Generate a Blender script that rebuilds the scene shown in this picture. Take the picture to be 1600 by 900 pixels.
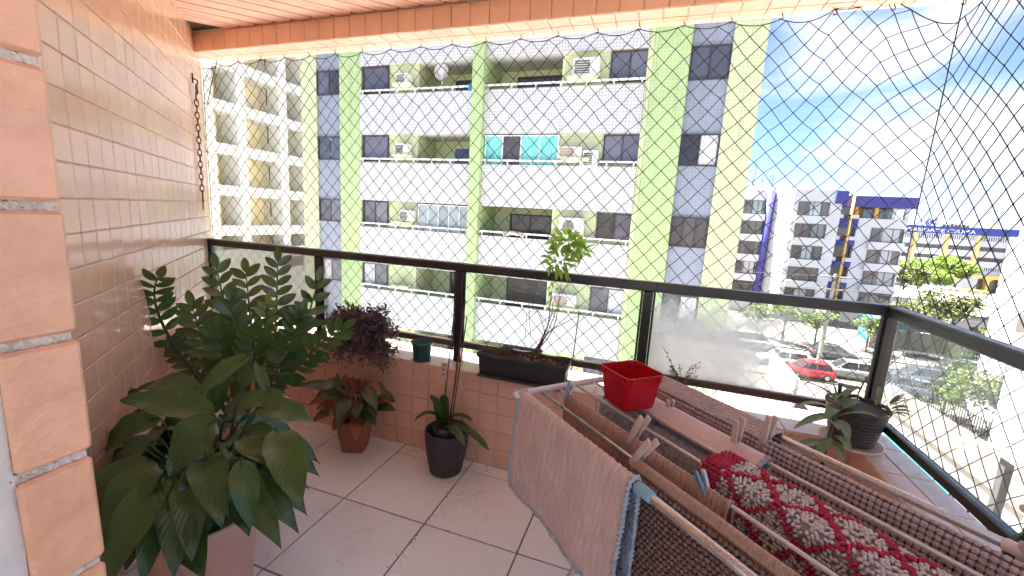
import bpy, math, random
import numpy as np
from mathutils import Vector, Matrix, noise
random.seed(7); rng = np.random.default_rng(7)
for o in list(bpy.data.objects): bpy.data.objects.remove(o)
scene = bpy.context.scene; COL = scene.collection

# ------------------------------------------------------------------ camera
CAM_H = 1.40                                  # eye height above the balcony floor (z = 0)
AX = np.array([0.94464608, 0.10738882, -0.31001844])     # world X, Y and down seen in camera axes
AY = np.array([0.32322067, -0.14239569, 0.93554897])
AD = np.array([-0.05632221, 0.98396703, 0.16922381])
RW = np.stack([AX, AY, -AD])
cd = bpy.data.cameras.new('camera'); cam = bpy.data.objects.new('camera', cd); COL.objects.link(cam)
cd.sensor_width = 36; cd.lens = 658 / 1600 * 36; cd.clip_start = 0.02; cd.clip_end = 6000
cx, cy, cz = RW @ [1, 0, 0], RW @ [0, -1, 0], RW @ [0, 0, -1]
cam.matrix_world = Matrix(((cx[0], cy[0], cz[0], 0), (cx[1], cy[1], cz[1], 0), (cx[2], cy[2], cz[2], CAM_H), (0, 0, 0, 1)))
scene.camera = cam
def ray(x, y): return RW @ np.array([x - 800, y - 450, 658.0])
def at_depth(x, y, Y): r = ray(x, y); return Vector(r * (Y / r[1])) + Vector((0, 0, CAM_H))
def at_height(x, y, z): r = ray(x, y); return Vector(r * ((z - CAM_H) / r[2])) + Vector((0, 0, CAM_H))

# ------------------------------------------------------------------ sky, sun, exposure
SUN = Vector((-0.42, 0.10, 1.0)).normalized()
world = bpy.data.worlds.new('World'); scene.world = world; world.use_nodes = True
nt = world.node_tree; nt.nodes.clear()
def wn(t, **k):
    n = nt.nodes.new(t)
    for a, b in k.items(): setattr(n, a, b)
    return n
sky = wn('ShaderNodeTexSky', sky_type='NISHITA', sun_disc=False, sun_elevation=math.asin(SUN.z),
         sun_rotation=math.atan2(SUN.x, SUN.y), altitude=10, air_density=0.36, dust_density=0.1, ozone_density=2.0)
CLOUD_AT = (2.2, 5.5, 4.2)
tc = wn('ShaderNodeTexCoord')
sep = wn('ShaderNodeSeparateXYZ'); nt.links.new(tc.outputs['Generated'], sep.inputs[0])
zc = wn('ShaderNodeMath', operation='ADD'); nt.links.new(sep.outputs['Z'], zc.inputs[0]); zc.inputs[1].default_value = 0.14
zm = wn('ShaderNodeMath', operation='MAXIMUM'); nt.links.new(zc.outputs[0], zm.inputs[0]); zm.inputs[1].default_value = 0.05
dv = wn('ShaderNodeCombineXYZ')
for i, a in enumerate('XY'):
    q = wn('ShaderNodeMath', operation='DIVIDE'); nt.links.new(sep.outputs[a], q.inputs[0]); nt.links.new(zm.outputs[0], q.inputs[1])
    nt.links.new(q.outputs[0], dv.inputs[i])
mp = wn('ShaderNodeMapping'); nt.links.new(tc.outputs['Generated'], mp.inputs[0])
mp.inputs['Rotation'].default_value = (0.0, 0.55, -0.4); mp.inputs['Scale'].default_value = (1.3, 1.6, 4.6); mp.inputs['Location'].default_value = CLOUD_AT
n1 = wn('ShaderNodeTexNoise'); nt.links.new(mp.outputs[0], n1.inputs['Vector'])
n1.inputs['Scale'].default_value = 1.5; n1.inputs['Detail'].default_value = 6; n1.inputs['Roughness'].default_value = 0.55; n1.inputs['Distortion'].default_value = 0.5
cr = wn('ShaderNodeValToRGB'); nt.links.new(n1.outputs['Fac'], cr.inputs[0])
cr.color_ramp.elements[0].position = 0.41; cr.color_ramp.elements[1].position = 0.66
cr.color_ramp.interpolation = 'EASE'
cm = wn('ShaderNodeMath', operation='MULTIPLY'); nt.links.new(cr.outputs[0], cm.inputs[0]); cm.inputs[1].default_value = 0.93
mix = wn('ShaderNodeMix', data_type='RGBA'); nt.links.new(cm.outputs[0], mix.inputs['Factor'])
nt.links.new(sky.outputs[0], mix.inputs['A']); mix.inputs['B'].default_value = (2.8, 2.85, 2.95, 1)
bg = wn('ShaderNodeBackground'); nt.links.new(mix.outputs['Result'], bg.inputs['Color']); bg.inputs['Strength'].default_value = 0.05
wo = wn('ShaderNodeOutputWorld'); nt.links.new(bg.outputs[0], wo.inputs[0])
sd = bpy.data.lights.new('sun', 'SUN'); sd.energy = 5.0; sd.angle = math.radians(0.6); sd.color = (1, 0.97, 0.935)
sun = bpy.data.objects.new('sun', sd); COL.objects.link(sun)
sun.rotation_euler = SUN.to_track_quat('Z', 'Y').to_euler(); sun.location = (0, 0, 60)
vs = scene.view_settings; vs.view_transform = 'Standard'; vs.look = 'None'; vs.gamma = 1; vs.use_curve_mapping = False
vs.exposure = 3.42
scene.cycles.max_bounces = 10; scene.cycles.transparent_max_bounces = 24; scene.cycles.diffuse_bounces = 10
scene.cycles.sample_clamp_indirect = 6; scene.cycles.caustics_reflective = False; scene.cycles.caustics_refractive = False
scene.cycles.use_denoising = True

# ------------------------------------------------------------------ mesh helpers
BASE = {}                                     # world location of every object (roots sit at their thing's base)
class MB:
    def __init__(s): s.v = []; s.f = []; s.uv = []; s.mi = []
    def add(s, vs, fs, uv=None, mi=0):
        n = len(s.v); s.v += [tuple(p) for p in vs]; s.f += [tuple(i + n for i in f) for f in fs]
        s.uv += list(uv) if uv is not None else [(0, 0)] * len(vs); s.mi += [mi] * len(fs); return s
    def box(s, a, b, mi=0):
        (x0, y0, z0), (x1, y1, z1) = a, b
        x0, x1 = min(x0, x1), max(x0, x1); y0, y1 = min(y0, y1), max(y0, y1); z0, z1 = min(z0, z1), max(z0, z1)
        return s.add([(x0,y0,z0),(x1,y0,z0),(x1,y1,z0),(x0,y1,z0),(x0,y0,z1),(x1,y0,z1),(x1,y1,z1),(x0,y1,z1)],
              [(0,3,2,1),(4,5,6,7),(0,1,5,4),(1,2,6,5),(2,3,7,6),(3,0,4,7)], mi=mi)
    def obox(s, c, u, v, w, bev=0, mi=0):     # oriented box from centre and three half vectors, optionally chamfered
        c, u, v, w = Vector(c), Vector(u), Vector(v), Vector(w)
        if not bev:
            P = [c + a*u + b*v + d*w for d in (-1, 1) for a, b in ((-1,-1),(1,-1),(1,1),(-1,1))]
            return s.add(P, [(0,3,2,1),(4,5,6,7),(0,1,5,4),(1,2,6,5),(2,3,7,6),(3,0,4,7)], mi=mi)
        P = []; ub, vb, wb = 1 - bev/u.length, 1 - bev/v.length, 1 - bev/w.length
        for d, k in ((-1, 0), (-wb, 1), (wb, 1), (1, 0)):
            q = [(-1,-vb),(-ub,-1),(ub,-1),(1,-vb),(1,vb),(ub,1),(-ub,1),(-1,vb)] if k else [(-ub,-vb*.999),(-ub*.999,-vb),(ub*.999,-vb),(ub,-vb*.999),(ub,vb*.999),(ub*.999,vb),(-ub*.999,vb),(-ub,vb*.999)]
            P += [c + a*u + b*v + d*w for a, b in q]
        F = [tuple(range(7, -1, -1)), tuple(range(24, 32))]
        for r in range(3):
            for i in range(8): j = (i + 1) % 8; F.append((r*8+i, r*8+j, r*8+8+j, r*8+8+i))
        return s.add(P, F, mi=mi)
    def tube(s, pts, r, n=8, cap=True, mi=0, closed=False):
        pts = [Vector(p) for p in pts]; m = len(pts)
        rs = r if hasattr(r, '__len__') else [r] * m
        up = None; V = []
        for i, p in enumerate(pts):
            if closed: t = pts[(i+1) % m] - pts[i-1]
            else: t = pts[min(i+1, m-1)] - pts[max(i-1, 0)]
            t = t.normalized() if t.length > 1e-9 else Vector((0, 0, 1))
            if up is None: up = t.orthogonal().normalized()
            up = up - t * up.dot(t); up = up.normalized() if up.length > 1e-6 else t.orthogonal().normalized()
            w = t.cross(up)
            V += [p + (up * math.cos(2*math.pi*k/n) + w * math.sin(2*math.pi*k/n)) * rs[i] for k in range(n)]
        F = []
        for i in range(m if closed else m - 1):
            a, b = i * n, ((i + 1) % m) * n
            F += [(a+k, a+(k+1) % n, b+(k+1) % n, b+k) for k in range(n)]
        if cap and not closed: F += [tuple(range(n-1, -1, -1)), tuple(range((m-1)*n, m*n))]
        return s.add(V, F, mi=mi)
    def lathe(s, prof, c=(0, 0, 0), n=28, mi=0, sq=0.0, rot=0.0):   # profile of (radius, z); sq > 0 pushes towards a square
        V = []; F = []; m = len(prof)
        for r, z in prof:
            for k in range(n):
                a = 2*math.pi*k/n
                ca, sa = math.cos(a), math.sin(a)
                f = 1.0
                if sq: f = (1-sq) + sq / max(abs(ca), abs(sa))
                x, y = r*f*ca, r*f*sa
                V.append((c[0] + x*math.cos(rot) - y*math.sin(rot), c[1] + x*math.sin(rot) + y*math.cos(rot), c[2] + z))
        for i in range(m - 1):
            for k in range(n): F.append((i*n+k, i*n+(k+1) % n, (i+1)*n+(k+1) % n, (i+1)*n+k))
        if prof[0][0] > 0: F.append(tuple(range(n-1, -1, -1)))
        if prof[-1][0] > 0: F.append(tuple(range((m-1)*n, m*n)))
        return s.add(V, F, mi=mi)
    def blob(s, c, r, n=6, m=4, ax=None, mi=0):
        ax = ax or (Vector((r,0,0)), Vector((0,r,0)), Vector((0,0,r))); c = Vector(c); V = [c - ax[2]]; F = []
        for i in range(1, m):
            t = math.pi * i / m - math.pi / 2
            for k in range(n): a = 2*math.pi*k/n; V.append(c + (ax[0]*math.cos(a) + ax[1]*math.sin(a))*math.cos(t) + ax[2]*math.sin(t))
        V.append(c + ax[2]); e = len(V) - 1
        F += [(0, 1+(k+1) % n, 1+k) for k in range(n)]
        for i in range(m-2):
            for k in range(n): F.append((1+i*n+k, 1+i*n+(k+1) % n, 1+(i+1)*n+(k+1) % n, 1+(i+1)*n+k))
        F += [(e, e-n+k, e-n+(k+1) % n) for k in range(n)]
        return s.add(V, F, mi=mi)
    def poly(s, pts, mi=0): return s.add(pts, [tuple(range(len(pts)))], mi=mi)
    def prism(s, pts, h, mi=0):               # polygon in plan, extruded by vector h
        n = len(pts); h = Vector(h); a = [Vector(p) for p in pts]
        return s.add(a + [p + h for p in a], [tuple(range(n-1, -1, -1)), tuple(range(n, 2*n))] + [(i, (i+1) % n, n+(i+1) % n, n+i) for i in range(n)], mi=mi)
    def build(s, name, mat, parent=None, smooth=False):
        off = BASE.get(parent.name, Vector()) if parent else Vector()
        me = bpy.data.meshes.new(name)
        me.from_pydata([(p[0]-off[0], p[1]-off[1], p[2]-off[2]) for p in s.v], [], s.f)
        for m in (mat if isinstance(mat, (list, tuple)) else [mat]): me.materials.append(m)
        if any(s.mi): me.polygons.foreach_set('material_index', s.mi)
        if any(u != (0, 0) for u in s.uv):
            ul = me.uv_layers.new(name='UVMap'); li = np.empty(len(me.loops), dtype=np.int32); me.loops.foreach_get('vertex_index', li)
            ul.data.foreach_set('uv', np.array(s.uv, dtype=np.float32)[li].ravel())
        if smooth: me.polygons.foreach_set('use_smooth', [True] * len(me.polygons))
        me.update()
        o = bpy.data.objects.new(name, me); COL.objects.link(o)
        if parent: o.parent = parent
        BASE[o.name] = off.copy(); return o
def tag(o, label, cat, group=None):
    o['label'] = label; o['category'] = cat
    if group: o['group'] = group
    return o
def structure(o): o['kind'] = 'structure'; return o
def stuff(o): o['kind'] = 'stuff'; return o
def thing(name, loc, label, cat, group=None):
    o = bpy.data.objects.new(name, None); COL.objects.link(o); o.location = loc; o.empty_display_size = 0.1
    BASE[o.name] = Vector(loc); return tag(o, label, cat, group)
def put(mesh, name, parent, u, v, n, p):      # a piece that shares mesh data, placed by axes and origin
    o = bpy.data.objects.new(name, mesh); COL.objects.link(o); o.parent = parent
    L = BASE[parent.name]; u, v, n, p = Vector(u), Vector(v), Vector(n), Vector(p) - L
    o.matrix_local = Matrix(((u.x, v.x, n.x, p.x), (u.y, v.y, n.y, p.y), (u.z, v.z, n.z, p.z), (0, 0, 0, 1)))
    BASE[o.name] = L.copy(); return o
def copy_tree(o, delta, parent=None):
    c = o.copy(); COL.objects.link(c); c.parent = parent
    if parent is None: c.location = o.location + delta; BASE[c.name] = BASE[o.name] + delta
    else: BASE[c.name] = BASE[parent.name].copy()
    for ch in list(o.children): copy_tree(ch, delta, c)
    return c
def smooth_path(P, n=8):                      # Catmull-Rom
    P = [Vector(p) for p in P]; Q = [P[0]*2 - P[1]] + P + [P[-1]*2 - P[-2]]; out = []
    for i in range(1, len(Q) - 2):
        for k in range(n):
            t = k / n; a, b, c, d = Q[i-1], Q[i], Q[i+1], Q[i+2]
            out.append(0.5*((2*b) + (c-a)*t + (2*a-5*b+4*c-d)*t*t + (3*b-a-3*c+d)*t**3))
    return out + [P[-1]]
def nz(x, y=0.0, z=0.0): return noise.noise(Vector((x, y, z)))

# ------------------------------------------------------------------ materials
def newmat(name):
    m = bpy.data.materials.new(name); m.use_nodes = True; t = m.node_tree; t.nodes.clear()
    return m, t
def N(t, ty, ins=None, **k):
    n = t.nodes.new(ty)
    for a, b in k.items(): setattr(n, a, b)
    for a, b in (ins or {}).items():
        if hasattr(b, 'is_output'): t.links.new(b, n.inputs[a])
        else: n.inputs[a].default_value = b
    return n
def rgb(c, k=1.0): return (min(c[0]*k, 1), min(c[1]*k, 1), min(c[2]*k, 1), 1)
def mixc(t, fac, a, b, blend='MIX'):
    n = t.nodes.new('ShaderNodeMix'); n.data_type = 'RGBA'; n.blend_type = blend
    for key, x in (('Factor', fac), ('A', a), ('B', b)):
        if hasattr(x, 'is_output'): t.links.new(x, n.inputs[key])
        else: n.inputs[key].default_value = x
    return n.outputs['Result']
def mathn(t, op, a, b=0.0, c=None):
    n = t.nodes.new('ShaderNodeMath'); n.operation = op
    for i, x in enumerate((a, b) if c is None else (a, b, c)):
        if hasattr(x, 'is_output'): t.links.new(x, n.inputs[i])
        else: n.inputs[i].default_value = x
    return n.outputs[0]
def M(name, col, rough=0.5, var=0.12, scale=4.0, bump=0.0, bscale=60.0, metal=0.0, coat=0.0, rnd=0.0, stretch=None, col2=None, transl=0.0, spec=0.5, sheen=0.0, dirt=0.0):
    m, t = newmat(name)
    co = N(t, 'ShaderNodeTexCoord').outputs['Object']
    if stretch: co = N(t, 'ShaderNodeMapping', {'Vector': co, 'Scale': stretch}).outputs[0]
    nn = N(t, 'ShaderNodeTexNoise', {'Vector': co, 'Scale': scale, 'Detail': 5.0, 'Roughness': 0.6})
    f = N(t, 'ShaderNodeMapRange', {'Value': nn.outputs['Fac'], 'From Min': 0.3, 'From Max': 0.7}).outputs[0]
    c = mixc(t, f, rgb(col, 1 - var), rgb(col2, 1) if col2 else rgb(col, 1 + var))
    if rnd:
        oi = N(t, 'ShaderNodeObjectInfo').outputs['Random']
        k = N(t, 'ShaderNodeMapRange', {'Value': oi, 'To Min': 1 - rnd, 'To Max': 1 + rnd}).outputs[0]
        c = mixc(t, 1.0, c, N(t, 'ShaderNodeCombineColor', {0: k, 1: k, 2: k}).outputs[0], 'MULTIPLY')
    if dirt:
        dn = N(t, 'ShaderNodeTexNoise', {'Vector': co, 'Scale': scale*0.37, 'Detail': 8.0, 'Roughness': 0.75})
        df = N(t, 'ShaderNodeMapRange', {'Value': dn.outputs['Fac'], 'From Min': 0.5, 'From Max': 0.75, 'To Max': dirt}).outputs[0]
        c = mixc(t, df, c, rgb((0.16, 0.13, 0.10)))
    p = N(t, 'ShaderNodeBsdfPrincipled', {'Base Color': c, 'Metallic': metal, 'Specular IOR Level': spec, 'Coat Weight': coat, 'Coat Roughness': 0.08, 'Sheen Weight': sheen})
    r = N(t, 'ShaderNodeMapRange', {'Value': nn.outputs['Fac'], 'To Min': max(rough*0.75, 0.02), 'To Max': min(rough*1.25, 1)}).outputs[0]
    t.links.new(r, p.inputs['Roughness'])
    if bump:
        bn = N(t, 'ShaderNodeTexNoise', {'Vector': co, 'Scale': bscale, 'Detail': 4.0})
        b = N(t, 'ShaderNodeBump', {'Height': bn.outputs['Fac'], 'Strength': bump, 'Distance': 0.01})
        t.links.new(b.outputs[0], p.inputs['Normal'])
    s = p.outputs[0]
    if transl:
        tr = N(t, 'ShaderNodeBsdfTranslucent', {'Color': c}); s = N(t, 'ShaderNodeMixShader', {0: transl, 1: s, 2: tr.outputs[0]}).outputs[0]
    N(t, 'ShaderNodeOutputMaterial', {'Surface': s}); return m
def grid_mat(name, col, joint, size=0.1, mortar=0.006, rough=0.3, var=0.05, sx=1.0):   # small facade tiles on far walls
    m, t = newmat(name)
    g = N(t, 'ShaderNodeNewGeometry').outputs['Position']; s = N(t, 'ShaderNodeSeparateXYZ', {0: g})
    u = mathn(t, 'ADD', s.outputs[0], s.outputs[1]); v = N(t, 'ShaderNodeCombineXYZ', {0: u, 1: s.outputs[2]}).outputs[0]
    b = N(t, 'ShaderNodeTexBrick', {'Vector': v, 'Color1': rgb(col, 1+var), 'Color2': rgb(col, 1-var), 'Mortar': rgb(joint), 'Scale': 1.0,
          'Mortar Size': mortar, 'Brick Width': size*sx, 'Row Height': size, 'Bias': 0.0, 'Mortar Smooth': 0.1}, offset=0.0)
    nn = N(t, 'ShaderNodeTexNoise', {'Vector': g, 'Scale': 0.8, 'Detail': 6.0, 'Roughness': 0.7})
    k = N(t, 'ShaderNodeMapRange', {'Value': nn.outputs['Fac'], 'From Min': 0.3, 'From Max': 0.7, 'To Min': 0.92, 'To Max': 1.04}).outputs[0]
    st = N(t, 'ShaderNodeTexNoise', {'Vector': N(t, 'ShaderNodeMapping', {'Vector': g, 'Scale': (3.0, 3.0, 0.14)}).outputs[0], 'Scale': 1.4, 'Detail': 6.0, 'Roughness': 0.7})
    k = mathn(t, 'MULTIPLY', k, N(t, 'ShaderNodeMapRange', {'Value': st.outputs['Fac'], 'From Min': 0.52, 'From Max': 0.75, 'To Min': 1.0, 'To Max': 0.80}).outputs[0])
    c = mixc(t, 1.0, b.outputs['Color'], N(t, 'ShaderNodeCombineColor', {0: k, 1: k, 2: k}).outputs[0], 'MULTIPLY')
    bp = N(t, 'ShaderNodeBump', {'Height': b.outputs['Fac'], 'Strength': 0.25, 'Distance': 0.004}, invert=True)
    p = N(t, 'ShaderNodeBsdfPrincipled', {'Base Color': c, 'Roughness': rough, 'Normal': bp.outputs[0]})
    N(t, 'ShaderNodeOutputMaterial', {'Surface': p.outputs[0]}); return m
# ------------------------------------------------------------------ balcony materials
PEACH = (0.60, 0.335, 0.215)
m_tile = M('peach_tile', (0.755, 0.46, 0.31), 0.24, 0.05, 9, bump=0.03, bscale=30, coat=0.55, rnd=0.045)
m_bigtile = M('peach_tile_near', (0.70, 0.37, 0.235), 0.36, 0.16, 16, bump=0.4, bscale=60, coat=0.1, rnd=0.06, dirt=0.18)
m_grout = M('pale_grout', (0.74, 0.64, 0.56), 0.85, 0.12, 20, bump=0.3, bscale=120, dirt=0.4)
m_greygrout = M('rough_grey_grout', (0.64, 0.56, 0.50), 0.95, 0.25, 60, bump=0.9, bscale=140, dirt=0.5)
m_brown_grout = M('brown_floor_grout', (0.20, 0.125, 0.085), 0.9, 0.3, 30, bump=0.3)
m_white_paint = M('white_wall_paint', (0.78, 0.77, 0.75), 0.7, 0.06, 12, bump=0.3, bscale=40, dirt=0.2)
m_black = M('black_painted_metal', (0.018, 0.014, 0.013), 0.32, 0.3, 12, bump=0.08, bscale=90, spec=0.6, dirt=0.25)
m_rustrail = M('brown_worn_rail', (0.085, 0.042, 0.030), 0.5, 0.35, 18, bump=0.2, bscale=70, dirt=0.4)
m_rust = M('rusted_iron', (0.085, 0.035, 0.025), 0.8, 0.4, 60, bump=0.5, bscale=200)
def floor_tile_mat():
    m, t = newmat('white_floor_tile')
    co = N(t, 'ShaderNodeNewGeometry').outputs['Position']
    oi = N(t, 'ShaderNodeObjectInfo').outputs['Random']
    w = N(t, 'ShaderNodeTexNoise', {'Vector': co, 'Scale': 5.0, 'Detail': 4.0})
    off = N(t, 'ShaderNodeVectorMath', {0: w.outputs['Color'], 'Scale': 0.22}, operation='SCALE').outputs[0]
    sh = N(t, 'ShaderNodeCombineXYZ', {0: mathn(t, 'MULTIPLY', oi, 30.0), 1: mathn(t, 'MULTIPLY', oi, 17.0), 2: 0.0}).outputs[0]
    v = N(t, 'ShaderNodeVectorMath', {0: N(t, 'ShaderNodeVectorMath', {0: co, 1: off}, operation='ADD').outputs[0], 1: sh}, operation='ADD').outputs[0]
    vo = N(t, 'ShaderNodeTexVoronoi', {'Vector': v, 'Scale': 5.5}, feature='DISTANCE_TO_EDGE')
    vein = N(t, 'ShaderNodeMapRange', {'Value': vo.outputs['Distance'], 'From Min': 0.0, 'From Max': 0.028, 'To Min': 1.0, 'To Max': 0.0}).outputs[0]
    msk = N(t, 'ShaderNodeTexNoise', {'Vector': v, 'Scale': 3.0, 'Detail': 3.0})
    mk = N(t, 'ShaderNodeMapRange', {'Value': msk.outputs['Fac'], 'From Min': 0.47, 'From Max': 0.68, 'To Min': 0.0, 'To Max': 0.42}).outputs[0]
    c = mixc(t, mathn(t, 'MULTIPLY', vein, mk), rgb((0.86, 0.885, 0.92)), rgb((0.42, 0.36, 0.33)))
    dn = N(t, 'ShaderNodeTexNoise', {'Vector': co, 'Scale': 2.2, 'Detail': 8.0, 'Roughness': 0.7})
    df = N(t, 'ShaderNodeMapRange', {'Value': dn.outputs['Fac'], 'From Min': 0.45, 'From Max': 0.8, 'To Max': 0.3}).outputs[0]
    c = mixc(t, df, c, rgb((0.62, 0.58, 0.55)))
    sp = N(t, 'ShaderNodeTexVoronoi', {'Vector': co, 'Scale': 7.0}); sd_ = N(t, 'ShaderNodeMapRange', {'Value': sp.outputs['Distance'], 'From Min': 0.018, 'From Max': 0.03, 'To Min': 1.0, 'To Max': 0.0}).outputs[0]
    hit = mathn(t, 'GREATER_THAN', N(t, 'ShaderNodeSeparateColor', {0: sp.outputs['Color']}).outputs[0], 0.80)
    c = mixc(t, mathn(t, 'MULTIPLY', mathn(t, 'MULTIPLY', sd_, hit), 0.7), c, rgb((0.10, 0.07, 0.06)))
    p = N(t, 'ShaderNodeBsdfPrincipled', {'Base Color': c, 'Roughness': N(t, 'ShaderNodeMapRange', {'Value': dn.outputs['Fac'], 'To Min': 0.12, 'To Max': 0.36}).outputs[0], 'Specular IOR Level': 0.6})
    N(t, 'ShaderNodeOutputMaterial', {'Surface': p.outputs[0]}); return m
m_floor = floor_tile_mat()
def plank_mat():
    m, t = newmat('salmon_ceiling_plank')
    co = N(t, 'ShaderNodeTexCoord').outputs['Object']
    oi = N(t, 'ShaderNodeObjectInfo').outputs['Random']
    sh = N(t, 'ShaderNodeVectorMath', {0: co, 1: N(t, 'ShaderNodeCombineXYZ', {0: mathn(t, 'MULTIPLY', oi, 40.0), 1: mathn(t, 'MULTIPLY', oi, 9.0), 2: 0.0}).outputs[0]}, operation='ADD').outputs[0]
    mpp = N(t, 'ShaderNodeMapping', {'Vector': sh, 'Scale': (1.2, 22.0, 5.0)}).outputs[0]
    nn = N(t, 'ShaderNodeTexNoise', {'Vector': mpp, 'Scale': 2.0, 'Detail': 6.0, 'Distortion': 1.2})
    f = N(t, 'ShaderNodeMapRange', {'Value': nn.outputs['Fac'], 'From Min': 0.35, 'From Max': 0.68}).outputs[0]
    c = mixc(t, f, rgb((0.58, 0.32, 0.22)), rgb((0.74, 0.47, 0.35)))
    p = N(t, 'ShaderNodeBsdfPrincipled', {'Base Color': c, 'Roughness': 0.35, 'Specular IOR Level': 0.4})
    N(t, 'ShaderNodeOutputMaterial', {'Surface': p.outputs[0]}); return m
m_plank = plank_mat()

def tile_mesh(name, w, h, th, mat, ch=0.0022):
    b = MB(); x, y = w/2, h/2
    L = [(x, y, 0), (x, y, th-ch), (x-ch, y-ch, th)]
    V = [(sx*a, sy*c, z) for a, c, z in L for sx, sy in ((-1,-1),(1,-1),(1,1),(-1,1))]
    F = [(8, 9, 10, 11)] + [(r*4+i, r*4+(i+1) % 4, r*4+4+(i+1) % 4, r*4+4+i) for r in (0, 1) for i in range(4)]
    b.add(V, F); me = bpy.data.meshes.new(name); me.from_pydata(b.v, [], b.f); me.materials.append(mat); me.update(); return me
def jit(n, k=0.004):                         # a slightly uneven laying angle
    n = Vector(n); return n
def lay(parent, name, mesh, u, v, n, p, tilt=0.006):
    u, v, n = Vector(u), Vector(v), Vector(n)
    a, b, c = (random.gauss(0, tilt) for _ in range(3))
    n2 = (n + u*a + v*b).normalized(); u2 = (u + v*c*0.5 - n2*u.dot(n2)); u2 = (u2 - n2*u2.dot(n2)).normalized(); v2 = n2.cross(u2)
    return put(mesh, name, parent, u2, v2, n2, Vector(p) + n*random.uniform(0, 0.0006))

# ------------------------------------------------------------------ balcony floor
YI, YO = 2.04, 2.33                          # inner and outer face of the parapet
XI, XO = 0.875, 1.058                         # the same for the side leg
ZS = 0.536                                   # sill height
fl = MB(); fl.box((-3.6, -2.2, -0.20), (XO, YO, 0)); floor_o = structure(fl.build('balcony_floor', m_brown_grout))
W0, H0 = 0.441, 0.446
xs = [-0.851 + W0*k for k in range(-6, 5)]; ys = [1.502 + H0*k for k in range(-6, 2)] + [YI]
cache = {}
for i in range(len(xs) - 1):
    for j in range(len(ys) - 1):
        x0, x1, y0, y1 = xs[i], xs[i+1], ys[j], ys[j+1]
        x1 = min(x1, XI)
        if x1 - x0 < 0.03 or x1 < -1.0 - (y1 + 0.1)*1.05: continue
        w, h = x1-x0-0.007, y1-y0-0.007; k = (round(w, 3), round(h, 3))
        if k not in cache: cache[k] = tile_mesh('floor_tile', w, h, 0.006, m_floor, 0.0015)
        lay(floor_o, 'floor_tile', cache[k], (1,0,0), (0,1,0), (0,0,1), ((x0+x1)/2, (y0+y1)/2, 0.0005), 0.0012)

cr_ = MB()                                   # grit swept against the parapet and into the joints
for k in range(150):
    x = random.uniform(-2.2, .4); y = YI - abs(random.gauss(0, .035)) - .004
    if k > 90: x, y = -0.851 + random.gauss(0, .006) + (0.441 if k % 3 == 0 else 0), random.uniform(1.2, 2.0)
    cr_.blob((x, y, .0075), random.uniform(.0012, .0038), 5, 3)
stuff(cr_.build('grit', m_brown_grout, floor_o))

# ------------------------------------------------------------------ slanting side wall
WD = Vector((-0.703, 0.712, 0)).normalized(); WN = Vector((WD.y, -WD.x, 0))    # along the wall, and out of it
W0P = Vector((-3.03, 2.17, 0)); S_END = 0.155
w = MB(); a, b = W0P + WD*(-3.3) - WN*0.008, W0P + WD*S_END - WN*0.008
w.prism([a, b, b - WN*0.16, a - WN*0.16], (0, 0, 2.75))
side = thing('tiled_wall', (W0P + WD*-1.2).to_tuple(), 'slanting peach tiled side wall left of the glass railing, with a rusty chain', 'wall')
w.build('wall_core', m_grout, side)
PZ, PS = 0.1045, 0.1075
t_wall = tile_mesh('tile', PS-0.0042, PZ-0.0042, 0.008, m_tile)
cand = []
camv = Vector((0, 0, CAM_H))
for r in range(-13, 13):
    for c in range(-10, 20):
        s0 = -1.896 + PS*c; z0 = 1.376 + PZ*r
        if z0 < -0.05 or z0 + PZ > 2.55 or s0 < -2.75 or s0 + PS > S_END + 0.01: continue
        p = W0P + WD*(s0 + PS/2) + Vector((0, 0, z0 + PZ/2)) - WN*0.008
        q = RW.T @ np.array(p - camv); vis = 0
        if q[2] > 0.1:
            px, py = q[0]/q[2]*658 + 800, q[1]/q[2]*658 + 450
            if 60 < px < 340 and -30 < py < 640 and s0 > -2.03: vis = (-(p - camv).normalized()).dot(WN) / (p - camv).length_squared
        cand.append((vis, p))
cand.sort(key=lambda t: -t[0])
rest = MB(); tv = [v.co.copy() for v in t_wall.vertices]; tf = [tuple(p.vertices) for p in t_wall.polygons]
for i, (vis, p) in enumerate(cand):
    if vis > 0 and i < 296: lay(side, 'tile', t_wall, -WD, (0,0,1), WN, p)
    else: rest.add([p - WD*v.x + Vector((0,0,v.y)) + WN*v.z for v in tv], tf)
stuff(rest.build('tile_field', m_tile, side))

# ------------------------------------------------------------------ door pillar beside the camera
PX0, PY1 = -0.444, 0.206
pil = thing('door_pillar', (PX0 - 0.08, 0.1, 0), 'peach tiled door pillar with wide crumbly joints at the left edge', 'pillar')
pb = MB(); pb.box((-1.35, -0.03, 0), (PX0 - 0.009, PY1 - 0.004, 2.6)); pb.build('pillar_core', m_greygrout, pil)
zj = [1.387 + 0.1053*k for k in range(-14, 12)]
big = None
for k, z in enumerate(zj[:-1]):
    if z < 0.0: continue
    h = 0.1053 - 0.0075; wd = 0.047; cy_ = PY1 - wd/2
    if big is None:
        g = MB(); g.obox((0, 0, 0), (wd/2, 0, 0), (0, h/2, 0), (0, 0, 0.0045), bev=0.0028)
        big = bpy.data.meshes.new('tile'); big.from_pydata(g.v, [], g.f); big.materials.append(m_bigtile); big.update()
    lay(pil, 'tile', big, (0,1,0), (0,0,1), (1,0,0), (PX0 - 0.0045, cy_ + random.uniform(-.0006, .0006), z + 0.1053/2), 0.010)
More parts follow.
